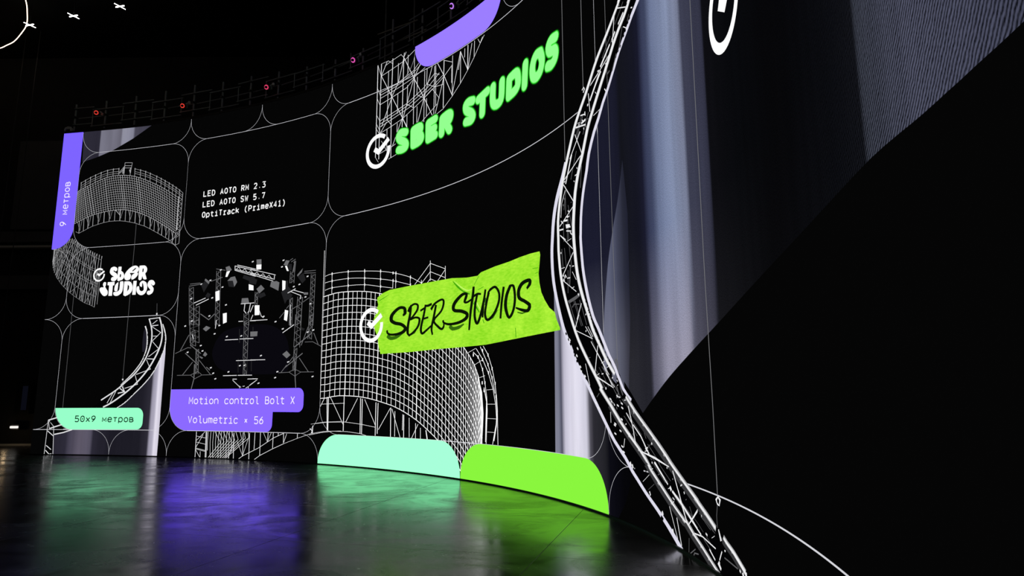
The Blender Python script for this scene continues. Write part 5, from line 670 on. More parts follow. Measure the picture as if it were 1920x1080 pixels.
     ''),
    ('neonB5', 'letter_glow', 'neonA5', 'neon2', 5, None,
     '198,1:14005,7044,14291,7103;198,1:14148,7069,14126,6718',
     ''),
    ('neonC5', 'letter_glow', 'neonA5', 'neon3', 4, None,
     '222,1:14005,7044,14291,7103;222,1:14148,7069,14126,6718',
     ''),
    ('neonD5', 'letter_glow', 'neonA5', 'neon4', 3, None,
     '250,1:14005,7044,14291,7103;250,1:14148,7069,14126,6718',
     ''),
    ('neonB6', 'letter_glow', 'neonA6', 'neon2', 5, None,
     '198,1:14475,7114,14471,7049,14466,6983,14463,6921,14464,6869,14470,6830,14479,6801,14492,6778,14511,6759,14537,6742,14571,6731,14605,6725,14637,6726,14666,6732,14694,6742,14719,6764,14738,6801,14750,6860,14757,6938,14761,7023,14766,7104',
     ''),
    ('neonC6', 'letter_glow', 'neonA6', 'neon3', 4, None,
     '222,1:14475,7114,14471,7049,14466,6983,14463,6921,14464,6869,14470,6830,14479,6801,14492,6778,14511,6759,14537,6742,14571,6731,14605,6725,14637,6726,14666,6732,14694,6742,14719,6764,14738,6801,14750,6860,14757,6938,14761,7023,14766,7104',
     ''),
    ('neonD6', 'letter_glow', 'neonA6', 'neon4', 3, None,
     '250,1:14475,7114,14471,7049,14466,6983,14463,6921,14464,6869,14470,6830,14479,6801,14492,6778,14511,6759,14537,6742,14571,6731,14605,6725,14637,6726,14666,6732,14694,6742,14719,6764,14738,6801,14750,6860,14757,6938,14761,7023,14766,7104',
     ''),
    ('neonB7', 'letter_glow', 'neonA7', 'neon2', 5, None,
     '198,1:14996,7054,14973,6730;198,1:14996,7054,15048,7063,15102,7072,15151,7078,15192,7078,15220,7070,15239,7057,15253,7038,15263,7013,15271,6976,15276,6929,15276,6883,15269,6844,15257,6816,15238,6795,15213,6777,15180,6762,15137,6751,15084,6743,15028,6737,14973,6730',
     ''),
    ('neonC7', 'letter_glow', 'neonA7', 'neon3', 4, None,
     '222,1:14996,7054,14973,6730;222,1:14996,7054,15048,7063,15102,7072,15151,7078,15192,7078,15220,7070,15239,7057,15253,7038,15263,7013,15271,6976,15276,6929,15276,6883,15269,6844,15257,6816,15238,6795,15213,6777,15180,6762,15137,6751,15084,6743,15028,6737,14973,6730',
     ''),
    ('neonD7', 'letter_glow', 'neonA7', 'neon4', 3, None,
     '250,1:14996,7054,14973,6730;250,1:14996,7054,15048,7063,15102,7072,15151,7078,15192,7078,15220,7070,15239,7057,15253,7038,15263,7013,15271,6976,15276,6929,15276,6883,15269,6844,15257,6816,15238,6795,15213,6777,15180,6762,15137,6751,15084,6743,15028,6737,14973,6730',
     ''),
    ('neonB8', 'letter_glow', 'neonA8', 'neon2', 5, None,
     '198,1:15513,7105,15474,6720',
     ''),
    ('neonC8', 'letter_glow', 'neonA8', 'neon3', 4, None,
     '222,1:15513,7105,15474,6720',
     ''),
    ('neonD8', 'letter_glow', 'neonA8', 'neon4', 3, None,
     '250,1:15513,7105,15474,6720',
     ''),
    ('neonB9', 'letter_glow', 'neonA9', 'neon2', 5, None,
     '198,1:15983,7089,15949,7095,15914,7102,15881,7106,15851,7103,15825,7091,15801,7072,15779,7049,15762,7021,15747,6989,15736,6952,15729,6913,15727,6877,15730,6842,15737,6807,15748,6775,15764,6750,15786,6732,15814,6720,15844,6713,15872,6713,15901,6720,15931,6733,15960,6752,15983,6776,16002,6808,16019,6845,16030,6886,16034,6927,16028,6966,16015,7007,15998,7048,15983,7089',
     ''),
    ('neonC9', 'letter_glow', 'neonA9', 'neon3', 4, None,
     '222,1:15983,7089,15949,7095,15914,7102,15881,7106,15851,7103,15825,7091,15801,7072,15779,7049,15762,7021,15747,6989,15736,6952,15729,6913,15727,6877,15730,6842,15737,6807,15748,6775,15764,6750,15786,6732,15814,6720,15844,6713,15872,6713,15901,6720,15931,6733,15960,6752,15983,6776,16002,6808,16019,6845,16030,6886,16034,6927,16028,6966,16015,7007,15998,7048,15983,7089',
     ''),
    ('neonD9', 'letter_glow', 'neonA9', 'neon4', 3, None,
     '250,1:15983,7089,15949,7095,15914,7102,15881,7106,15851,7103,15825,7091,15801,7072,15779,7049,15762,7021,15747,6989,15736,6952,15729,6913,15727,6877,15730,6842,15737,6807,15748,6775,15764,6750,15786,6732,15814,6720,15844,6713,15872,6713,15901,6720,15931,6733,15960,6752,15983,6776,16002,6808,16019,6845,16030,6886,16034,6927,16028,6966,16015,7007,15998,7048,15983,7089',
     ''),
    ('neonB10', 'letter_glow', 'neonA10', 'neon2', 5, None,
     '198,1:16471,7110,16432,7117,16392,7125,16354,7131,16321,7129,16294,7119,16269,7102,16251,7081,16241,7058,16241,7032,16249,7002,16264,6973,16284,6951,16315,6938,16354,6931,16393,6925,16423,6915,16441,6898,16453,6879,16459,6857,16461,6837,16459,6815,16452,6792,16442,6771,16426,6752,16406,6737,16380,6724,16351,6715,16323,6710,16295,6712,16266,6719,16237,6728,16209,6736',
     ''),
    ('neonC10', 'letter_glow', 'neonA10', 'neon3', 4, None,
     '222,1:16471,7110,16432,7117,16392,7125,16354,7131,16321,7129,16294,7119,16269,7102,16251,7081,16241,7058,16241,7032,16249,7002,16264,6973,16284,6951,16315,6938,16354,6931,16393,6925,16423,6915,16441,6898,16453,6879,16459,6857,16461,6837,16459,6815,16452,6792,16442,6771,16426,6752,16406,6737,16380,6724,16351,6715,16323,6710,16295,6712,16266,6719,16237,6728,16209,6736',
     ''),
    ('neonD10', 'letter_glow', 'neonA10', 'neon4', 3, None,
     '250,1:16471,7110,16432,7117,16392,7125,16354,7131,16321,7129,16294,7119,16269,7102,16251,7081,16241,7058,16241,7032,16249,7002,16264,6973,16284,6951,16315,6938,16354,6931,16393,6925,16423,6915,16441,6898,16453,6879,16459,6857,16461,6837,16459,6815,16452,6792,16442,6771,16426,6752,16406,6737,16380,6724,16351,6715,16323,6710,16295,6712,16266,6719,16237,6728,16209,6736',
     ''),
    ('crease', 'tape_crease', 'tape', 'tapedk', 6, None,
     '12/21/29/37/34/30/26/27/29/30,0:13215,3639,13263,3599,13311,3559,13363,3520,13418,3481,13476,3443,13538,3409,13603,3381,13672,3356,13741,3331;53/39/19,0:13871,3160,13943,3066,14043,2962;13,0:13885,3488,13957,3565,14029,3633;11,0:14000,3377,14173,3415;16/16/7,0:10885,3498,11026,3542,11195,3596;9,0:15649,3500,15817,3490;9,0:15731,3410,15829,3417;21,0:14143,2825,14186,2754;19,0:15128,2591,15140,2427',
     ''),
    ('crease2', 'tape_crease', 'tape', 'tapelt', 6, None,
     '9/14/18/22/21/21/20/17/14/11/10/9/7,0:13274,3631,13332,3589,13389,3548,13450,3509,13518,3471,13589,3436,13654,3412,13707,3404,13754,3406,13798,3412,13839,3421,13876,3435,13914,3449;25,0:13900,3208,14000,3094,14086,3000;32,0:14187,3158,14229,3052,14200,2904',
     ''),
    ('smear', 'ink_smear', 'tape', 'inksm', 6, None,
     '89/89/84/78/75/73/72/59/42/25,0:11176,2735,11208,2711,11241,2688,11283,2673,11339,2669,11405,2674,11479,2689,11562,2717,11652,2754,11742,2791;89/89/81/71/68/66/65/53/39/23,0:13129,2800,13155,2775,13182,2749,13220,2732,13280,2729,13351,2734,13417,2744,13470,2757,13518,2775,13566,2793;25/40/15,0:11871,2683,12037,2744,12159,2861;18/26/14,0:15188,2843,15327,2812,15495,2825;21/22/11,0:13211,2704,13399,2725,13571,2781;11/30/14,0:14286,2787,14456,2829,14598,2946;41,0:14215,3071,14230,3204',
     ''),
    ('ink', 'handwriting', 'tape', 'ink', 7, None,
     '42/53/66/85/107/106/101/92/77/66/63/62/63/67/72/75/78/82/87/93/102/109/112/110/100/87/79/76/74/72/71/70/71/72/74/80/94/101/92/83/76/68/62/58/54/52/50/48/47/47/48/50/53/58/58/55/51,0:11657,3115,11676,3128,11695,3139,11713,3152,11723,3169,11726,3191,11724,3217,11716,3243,11701,3263,11676,3276,11644,3285,11608,3289,11573,3289,11538,3283,11503,3272,11467,3257,11433,3240,11398,3220,11363,3197,11332,3172,11309,3147,11296,3121,11289,3094,11290,3068,11298,3045,11316,3026,11343,3009,11376,2994,11413,2980,11459,2969,11512,2960,11565,2951,11612,2938,11653,2920,11693,2899,11724,2877,11740,2855,11740,2835,11727,2814,11703,2794,11673,2778,11633,2766,11583,2756,11529,2749,11477,2744,11426,2742,11373,2741,11323,2743,11280,2748,11246,2755,11218,2766,11196,2778,11180,2791,11171,2804,11169,2819,11170,2833,11170,2848;64/67/70/73/76/76/76/76/76/77/79/80/78/64/51/45/39,0:11916,3313,11909,3264,11903,3214,11896,3165,11887,3118,11875,3072,11861,3028,11847,2984,11836,2940,11827,2892,11820,2843,11816,2797,11819,2759,11830,2732,11848,2712,11869,2696,11888,2679;75/72/69/63/56/51/48/45/41/40/41/44/53/63/66/66/63/59/56/54/52/48/46/46/35/38/41/43/43/43/44/49/64/69/68/65/61/58/55/53/52/47/43/40/37,0:11829,3178,11840,3200,11848,3223,11860,3245,11878,3265,11905,3283,11939,3301,11975,3315,12008,3322,12040,3322,12073,3317,12102,3307,12121,3293,12130,3274,12132,3250,12127,3224,12115,3198,12094,3171,12064,3143,12031,3115,12000,3090,11966,3066,11927,3042,11898,3023,11890,3012,11913,3014,11959,3027,12012,3040,12057,3045,12096,3042,12133,3035,12165,3022,12184,3003,12188,2974,12181,2936,12166,2897,12145,2862,12118,2832,12083,2804,12045,2778,12009,2755,11974,2737,11940,2723,11905,2711,11871,2698;40/42/44/46/49/51/52/52/52,0:12346,3260,12369,3256,12393,3252,12417,3248,12444,3247,12473,3251,12504,3257,12537,3264,12568,3270;61/62/63/64/65/66/67/69/71/71/68/60/48/51/53/52/50/47/45/42/39,0:12373,3272,12361,3226,12350,3180,12337,3133,12322,3080,12300,3017,12273,2945,12249,2876,12236,2820,12234,2777,12241,2744,12255,2720,12274,2707,12302,2709,12336,2723,12375,2744,12412,2763,12448,2781,12484,2800,12521,2820,12557,2840;40,0:12268,2992,12462,3015;44,0:12208,3166,12347,3212;66/67/68/69/70/69/67/66/65/60/55/51/47,0:12700,3240,12684,3184,12669,3128,12653,3073,12637,3017,12618,2960,12597,2901,12579,2845,12569,2795,12570,2755,12578,2721,12590,2690,12599,2657;68/66/64/58/51/48/46/44/41/44/56/64/65/64/61/58/53/49/48/51/60/55/50/51/53/53/50/47/46/50/54/54/53/51/47/43/40,0:12543,3158,12571,3187,12598,3217,12628,3245,12666,3269,12718,3290,12781,3309,12841,3322,12887,3325,12915,3317,12931,3300,12938,3277,12938,3250,12932,3218,12918,3181,12895,3141,12863,3101,12809,3061,12738,3019,12673,2978,12638,2938,12647,2901,12684,2865,12731,2833,12771,2806,12801,2785,12831,2768,12858,2756,12882,2751,12902,2754,12920,2764,12934,2778,12945,2793,12950,2808,12951,2825,12949,2843,12949,2861;35/38/41/42/42/41/42/49/73/75/77/81/79/54/52/56/62/69/74/78/83/86/90/95/99/101/94/80/67/64/65/65/66/66/66/68/78/97/101/89/76/68/63/60/57/54/51/48/46/44/44/43/44/50/55/52/48,0:13862,3247,13816,3231,13768,3214,13722,3199,13684,3189,13651,3186,13623,3187,13602,3194,13591,3208,13599,3235,13622,3271,13643,3308,13648,3334,13631,3348,13601,3355,13564,3355,13524,3349,13479,3333,13428,3309,13378,3281,13336,3254,13303,3230,13276,3205,13256,3180,13244,3157,13240,3133,13243,3110,13256,3090,13280,3072,13319,3062,13373,3055,13430,3049,13483,3040,13533,3026,13584,3010,13628,2993,13656,2974,13668,2954,13667,2931,13654,2909,13628,2890,13586,2872,13529,2856,13464,2842,13398,2831,13327,2825,13249,2822,13173,2822,13109,2825,13056,2832,13012,2843,12976,2856,12948,2869,12933,2881,12928,2894,12927,2907,12924,2920;70/72/75/77/80/78/77/75/74/69/64/59/54,0:13867,3455,13862,3415,13857,3376,13851,3334,13842,3284,13828,3226,13811,3161,13793,3090,13777,3014,13764,2932,13752,2844,13741,2754,13729,2665;41/44/46/47/47/43/40/39/37,0:13799,3255,13845,3268,13892,3283,13937,3295,13977,3303,14011,3303,14040,3299,14067,3293,14095,3288;64/65/66/68/69/70/71/72/72/71/70/64/50/61/70/71/71/71/70/69/68/66/64/62/59,0:13977,3303,13960,3253,13943,3203,13927,3154,13914,3103,13906,3051,13899,2997,13897,2945,13900,2899,13911,2856,13927,2816,13946,2785,13966,2770,13987,2774,14009,2793,14033,2825,14058,2867,14086,2925,14117,2998,14147,3074,14172,3143,14191,3201,14205,3253,14217,3304,14230,3356;59,0:14172,3143,14138,2859;73/71/68/66/63/66/68/71/72/69/63/52/48/54/58/59/61/63/65/66/67/68/68/67/62/59/55/51/46/46/50/52/54/53/51/47/41,0:14330,3293,14311,3244,14292,3196,14274,3148,14258,3099,14242,3048,14226,2995,14216,2945,14215,2902,14225,2866,14243,2834,14268,2812,14300,2802,14340,2809,14389,2830,14439,2859,14485,2892,14526,2931,14567,2978,14602,3028,14628,3074,14644,3116,14651,3158,14651,3199,14643,3236,14625,3273,14597,3308,14564,3339,14530,3358,14495,3364,14457,3358,14420,3347,14387,3336,14362,3324,14341,3310,14321,3294,14301,3279;69/68/68/68/68/66/63/61/58,0:14786,3328,14768,3257,14750,3186,14733,3116,14718,3047,14707,2980,14698,2916,14690,2852,14682,2788;77/79/81/86/91/93/95/95/93/86/79/68/48/54/63/67/68/71/72/72/72/72/72/70/63/46/42/42/41,0:14984,3320,14953,3280,14921,3241,14892,3201,14869,3158,14853,3112,14841,3064,14835,3016,14839,2968,14853,2915,14877,2859,14906,2811,14935,2785,14966,2787,15001,2809,15035,2842,15063,2880,15085,2922,15103,2972,15115,3025,15122,3078,15121,3134,15113,3194,15100,3249,15083,3290,15060,3311,15031,3317,15000,3318,14970,3322;48/55/63/75/91/99/98/73/58/61/64/68/75/83/88/92/95/99/99/92/78/65/61/61/62/63/64/71/93/104/94/80/62/54/52/51/50/45/39/34/27,0:15475,3200,15500,3217,15527,3234,15551,3251,15566,3267,15573,3285,15574,3304,15567,3319,15547,3329,15509,3331,15455,3328,15398,3320,15351,3307,15313,3288,15280,3263,15254,3235,15236,3205,15228,3174,15227,3140,15235,3107,15254,3077,15288,3053,15334,3032,15385,3013,15428,2993,15467,2974,15505,2955,15535,2936,15552,2917,15553,2896,15542,2872,15521,2852,15495,2840,15461,2838,15420,2845,15374,2855,15328,2866,15283,2879,15235,2894,15187,2910,15139,2926',
     ''),
    ('truss1g', 'truss_backing', 'truss1', 'blk', 3, None,
     '',
     '3366,3532,3441,3359,3492,3175,3503,2967,3456,2735,3368,2505,3216,2277,3016,2062,2782,1886,2491,1670,2049,1417,1740,1173,2583,1172,2572,1215,2808,1349,3069,1564,3417,1866,3672,2167,3834,2470,3937,2723,3960,2979,3908,3186,3825,3371'),
    ('truss1n', 'truss_notch', 'truss1', 'blk', 5, None,  # black notches drawn along the small truss's edge bands
     '19,0:3808,3358,3817,3339;15,0:3836,3297,3845,3278;18,0:3846,3269,3855,3250;21,0:3868,3213,3876,3193;23,0:3902,3142,3909,3121;27,0:3908,3115,3915,3093;24,0:3925,3048,3929,3025;24,0:3931,3010,3934,2986;28,0:3947,2938,3947,2912;28,0:3934,2865,3931,2837;21,0:3921,2786,3915,2758;29,0:3912,2713,3905,2687;18,0:3895,2643,3885,2617;22,0:3868,2613,3857,2587;23,0:3839,2524,3826,2496;24,0:3810,2464,3796,2434;25,0:3760,2379,3744,2347;29,0:3709,2278,3691,2246;27,0:3680,2208,3659,2175;23,0:3603,2117,3578,2085;26,0:3560,2047,3534,2015;16,0:3498,1976,3469,1944;16,0:3399,1887,3366,1854;16,0:3323,1804,3286,1770;26,0:3258,1753,3219,1720;15,0:3179,1684,3141,1652;26,0:3050,1571,3019,1544;27,0:2960,1496,2932,1473;22,0:2928,1462,2901,1439;19,0:2874,1419,2848,1398;14,0:2784,1351,2758,1334;25,0:2708,1307,2683,1293;19,0:2645,1274,2620,1261;21,0:2599,1255,2572,1240;20,0:3342,3226,3346,3196;21,0:3356,3133,3360,3102;22,0:3364,3105,3368,3075;12,0:3372,2999,3375,2971;17,0:3388,2939,3389,2914;13,0:3394,2874,3395,2853;20,0:3380,2834,3380,2815;12,0:3380,2790,3378,2772;11,0:3382,2726,3379,2707;13,0:3367,2666,3361,2644;14,0:3338,2610,3329,2588;19,0:3320,2554,3310,2531;19,0:3303,2530,3293,2507;14,0:3267,2445,3259,2427;26,0:522,848,742,894;26,0:748,577,1020,641',
     ''),
    ('truss1h', 'cable', 'truss1', 'w40', 4, 'thin grey hoist cable',
     '11,0:3584,3930,3612,3574;11,0:2690,1977,2691,1797,2627,1720;11,0:2687,1951,2737,1719;12,0:2680,5861,2676,6160;12,0:2680,5861,2679,1958;11,0:844,5063,858,4420,870,1203',
     ''),
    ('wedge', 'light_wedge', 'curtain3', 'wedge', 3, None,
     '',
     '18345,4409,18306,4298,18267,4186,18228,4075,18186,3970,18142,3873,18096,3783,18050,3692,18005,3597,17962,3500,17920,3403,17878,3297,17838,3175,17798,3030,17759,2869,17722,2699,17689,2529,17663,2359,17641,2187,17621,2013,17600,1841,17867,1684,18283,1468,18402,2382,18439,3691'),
    ('truss2g', 'truss_backing', 'truss2', 'blk', 3, None,
     '',
     '20511,6401,19497,7277,18586,6899,18185,6666,18024,6305,17618,6031,17114,5545,16960,5362,16696,4947,16593,4756,16479,4578,16390,4415,16324,4244,16282,4066,16254,3857,16234,3687,16237,3439,16268,3188,16340,2936,16430,2686,16529,2462,16678,2231,16847,1980,16994,1798,17162,1644,17327,1459,17692,1091,17867,932,18142,754,18307,623,18438,543,18647,420,18750,1212,17938,1843,17797,1989,17676,2149,17514,2370,17384,2535,17254,2811,17176,3044,17120,3279,17082,3651,17087,3757,17106,3984,17150,4204,17220,4417,17309,4622,17386,4842,17554,5092,17693,5231,17847,5404,17999,5526,18211,5729,18366,5867,18594,6011,18772,6118,18974,6203,19037,6246;18200,1482,18698,1210,19176,935,19594,673,19951,517,20125,450,20514,318,20711,258,20979,179,20971,117,20330,-58,20123,62,19813,183,19319,377,18711,699,18762,816,18172,1143'),
    ('truss2p', 'truss_edge_band', 'truss2', 'lav', 4, 'pale lavender edge strip',
     '63/64/66/67/69/82/80/75/74/73/68/64/65/66/66/65/66/66/69/72/73/74/77/78/78/78/77/75/73/71/69/68/68/67/67/69/69/70/70/70/70/71/69/68/65/60/60/62/62/61/57/54/56/54/48/39/34,0:20511,6401,20152,6401,19787,6374,19371,6318,19037,6246,18970,6217,18974,6203,18880,6165,18772,6118,18685,6068,18594,6011,18478,5942,18366,5867,18287,5801,18211,5729,18105,5627,17999,5526,17920,5463,17847,5404,17770,5319,17693,5231,17625,5166,17554,5092,17466,4973,17386,4842,17342,4729,17309,4622,17264,4519,17220,4417,17182,4312,17150,4204,17125,4095,17106,3984,17094,3863,17087,3757,17081,3713,17082,3651,17097,3472,17120,3279,17146,3153,17176,3044,17211,2931,17254,2811,17316,2668,17384,2535,17447,2449,17514,2370,17596,2259,17676,2149,17738,2064,17797,1989,17861,1924,17938,1843,18042,1702,18153,1565,18255,1492,18354,1437;86/89/92/94/97/97/95/93/92/89/87/85/83/82/81/80/79/78/76/74/73/73/74/74/73/71/71/71/70/68/64/60/61/62/61/60/60/59/55/53/54/57/55/52/52/52/50/50/52/55/57/60/63/67/69,0:16696,4947,16645,4851,16593,4756,16535,4665,16479,4578,16431,4496,16390,4415,16354,4330,16324,4244,16301,4157,16282,4066,16267,3961,16254,3857,16242,3774,16234,3687,16232,3568,16237,3439,16248,3314,16268,3188,16300,3062,16340,2936,16383,2809,16430,2686,16476,2573,16529,2462,16599,2348,16678,2231,16763,2102,16847,1980,16920,1883,16994,1798,17077,1721,17162,1644,17232,1566,17327,1459,17510,1271,17692,1091,17785,1001,17867,932,18005,840,18142,754,18233,683,18307,623,18369,583,18438,543,18533,485,18647,420,18782,354,18920,291,19040,233,19152,178,19258,125,19356,75,19441,27,19521,-18',
     ''),
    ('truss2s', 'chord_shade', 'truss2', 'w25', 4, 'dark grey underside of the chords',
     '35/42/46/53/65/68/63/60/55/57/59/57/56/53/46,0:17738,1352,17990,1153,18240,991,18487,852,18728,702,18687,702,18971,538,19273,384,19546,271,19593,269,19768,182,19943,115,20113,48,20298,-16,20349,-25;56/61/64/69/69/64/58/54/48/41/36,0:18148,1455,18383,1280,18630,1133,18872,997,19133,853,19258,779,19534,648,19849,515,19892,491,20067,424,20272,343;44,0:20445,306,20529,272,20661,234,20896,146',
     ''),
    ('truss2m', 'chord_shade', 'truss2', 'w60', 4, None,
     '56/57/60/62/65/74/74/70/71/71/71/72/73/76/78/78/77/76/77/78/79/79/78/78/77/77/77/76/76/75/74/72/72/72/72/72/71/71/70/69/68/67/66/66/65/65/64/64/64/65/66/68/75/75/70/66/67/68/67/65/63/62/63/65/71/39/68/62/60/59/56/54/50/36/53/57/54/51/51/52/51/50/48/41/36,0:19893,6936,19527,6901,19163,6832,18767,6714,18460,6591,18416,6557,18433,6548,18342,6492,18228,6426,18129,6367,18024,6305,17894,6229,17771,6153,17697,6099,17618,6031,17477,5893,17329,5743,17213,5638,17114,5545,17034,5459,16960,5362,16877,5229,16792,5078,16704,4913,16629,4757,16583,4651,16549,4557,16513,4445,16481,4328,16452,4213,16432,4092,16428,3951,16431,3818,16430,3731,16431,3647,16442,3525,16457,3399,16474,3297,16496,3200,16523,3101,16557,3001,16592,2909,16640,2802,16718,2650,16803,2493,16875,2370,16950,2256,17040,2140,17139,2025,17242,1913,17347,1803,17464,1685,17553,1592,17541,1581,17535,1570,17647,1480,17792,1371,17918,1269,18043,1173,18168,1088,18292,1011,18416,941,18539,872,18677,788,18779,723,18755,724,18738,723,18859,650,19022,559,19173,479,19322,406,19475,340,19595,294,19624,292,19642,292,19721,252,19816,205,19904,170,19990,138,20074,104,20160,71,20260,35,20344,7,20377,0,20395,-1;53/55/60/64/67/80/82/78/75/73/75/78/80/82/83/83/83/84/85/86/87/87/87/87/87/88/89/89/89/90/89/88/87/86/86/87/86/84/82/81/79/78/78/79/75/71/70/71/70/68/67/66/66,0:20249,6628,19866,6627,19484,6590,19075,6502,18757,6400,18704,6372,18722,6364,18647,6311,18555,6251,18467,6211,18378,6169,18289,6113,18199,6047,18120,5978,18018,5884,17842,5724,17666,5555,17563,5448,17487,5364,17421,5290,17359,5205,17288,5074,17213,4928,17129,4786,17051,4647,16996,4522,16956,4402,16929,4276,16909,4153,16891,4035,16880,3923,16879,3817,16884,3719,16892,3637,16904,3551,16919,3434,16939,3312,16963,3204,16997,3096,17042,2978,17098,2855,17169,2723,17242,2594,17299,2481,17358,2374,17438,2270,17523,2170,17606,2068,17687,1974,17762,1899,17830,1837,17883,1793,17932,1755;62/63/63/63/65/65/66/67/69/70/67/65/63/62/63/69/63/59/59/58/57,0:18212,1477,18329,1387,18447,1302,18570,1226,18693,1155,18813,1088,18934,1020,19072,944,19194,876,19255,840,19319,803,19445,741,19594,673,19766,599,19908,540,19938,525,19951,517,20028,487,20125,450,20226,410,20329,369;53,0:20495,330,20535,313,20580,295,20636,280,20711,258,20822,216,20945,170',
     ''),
    ('truss2c', 'truss_web', 'truss2', 'w45', 4, 'dim grey inner tubes and clamps',
     '10,0:19680,12,19819,86;21/12/12,0:19762,3,19795,46,19888,57;11,0:20491,170,20777,156;11,0:20399,589,20364,479,20367,383;8,0:19680,155,19659,22;5,0:19958,431,20305,325;8,0:19728,452,19792,370;5,0:18714,466,18871,545;6,0:18721,914,18814,959;10,0:17420,1467,17491,1519;25,0:16767,3343,16732,3069;12,0:16696,3297,16681,2960;15,0:16662,4408,16662,4145;11,0:16738,4271,16829,3935;16,0:17162,4741,17110,4427;14,0:18485,6140,18355,5884;15,0:18694,6188,18640,6124;20/13/12,0:16797,2736,16844,2776,17003,2756;8,0:18660,1078,18705,1015;21/23/18,0:17969,1603,18016,1518,17958,1458;23/22/20,0:18056,1686,18074,1578,18134,1494;22,0:18283,5879,18123,5673;21,0:18008,5736,18069,5751;17,0:17027,5352,17120,5348;13,0:20328,306,20349,300;15,0:17946,1351,17963,1319;4,0:19233,800,19308,827;7,0:19923,222,19993,242;6,0:17350,5370,17420,5349;15,0:18231,6154,18261,6107;8,0:16986,2975,17017,2981;13,0:20327,290,20355,274;21,0:16594,4322,16606,4293;7,0:17172,1990,17274,1995;10,0:19620,292,19647,303;9,0:18041,6298,18055,6262;6,0:19771,355,19809,342;8,0:19640,498,19664,508;11,0:17574,1666,17669,1673;9,0:16818,4288,16847,4290;13,0:16658,4584,16679,4564;8,0:18185,6126,18224,6108;8,0:18972,652,19029,674;14,0:19246,564,19255,551;8,0:18796,812,18835,794;13,0:16423,4154,16506,4163;15,0:17271,5325,17336,5255;17,0:16615,4417,16654,4365;10,0:18357,1049,18384,1026;23,0:17907,1622,17921,1595;17,0:18400,6526,18423,6466;15,0:19052,6729,18581,6566,18504,6519;11,0:17212,5497,17108,5378,17006,5228;12,0:16896,5033,16775,4811,16700,4655;16,0:16524,3649,16537,3488,16556,3334;12,0:16715,2822,16813,2630,16917,2439;9,0:17397,1846,17547,1699,17652,1589;8,0:18865,758,18942,709,19159,595;9,0:19365,493,19561,405,19734,338;7,0:19761,337,19821,314,19948,254;8,0:20030,221,20111,189,20192,156;11,0:18537,6457,18410,6377,18271,6298;14,0:18124,6216,17961,6112,17861,6038;17,0:17259,5486,17149,5367,17046,5221;13,0:16690,4526,16648,4386,16613,4229;13,0:16590,4071,16587,3885,16595,3745;11,0:16604,3647,16626,3485,16654,3329;9,0:16840,2820,16940,2632,17043,2441;6,0:17503,1854,17646,1714,17751,1597;7,0:18142,1246,18317,1128,18478,1030;6,0:18641,939,18803,846,18947,759;7,0:18917,769,18995,723,19216,610;7,0:19430,510,19628,425,19807,359;4,0:19832,360,19898,337,20030,279;5,0:20096,254,20160,230,20222,204;11,0:19189,6656,18700,6502,18623,6463;16,0:17782,5914,17584,5729,17425,5580;14,0:17021,5013,16902,4783,16838,4634;14,0:16708,4057,16698,3873,16698,3736;11,0:16876,2819,16976,2633,17082,2442;11,0:17584,1861,17738,1727,17860,1605;10,0:17819,1637,17924,1537,18101,1385;9,0:18254,1267,18434,1146,18587,1049;8,0:18742,956,18890,866,19030,777;6,0:18998,786,19068,741,19289,629;10,0:19258,6618,18760,6471,18680,6436;13,0:18217,6177,18055,6073,17962,6000;14,0:17412,5450,17311,5321,17228,5187;11,0:16745,4053,16731,3869,16735,3732;13,0:16745,3642,16772,3480,16806,3320;12,0:17007,2815,17102,2634,17194,2443;6,0:17276,2300,17380,2160,17488,2019;8,0:17631,1865,17778,1733,17903,1608;9,0:17867,1645,17981,1547,18171,1395;6,0:19986,407,20061,385,20204,332;27,0:17967,1940,17950,1862,17920,1745;25,0:17988,1939,18016,1879,17993,1704',
     '16665,2845,16918,2892,17033,2920,17013,2867,16870,2830,16709,2805'),
    ('truss2n', 'truss_notch', 'truss2', 'blk', 6, None,  # black notches and blobs drawn on the big truss
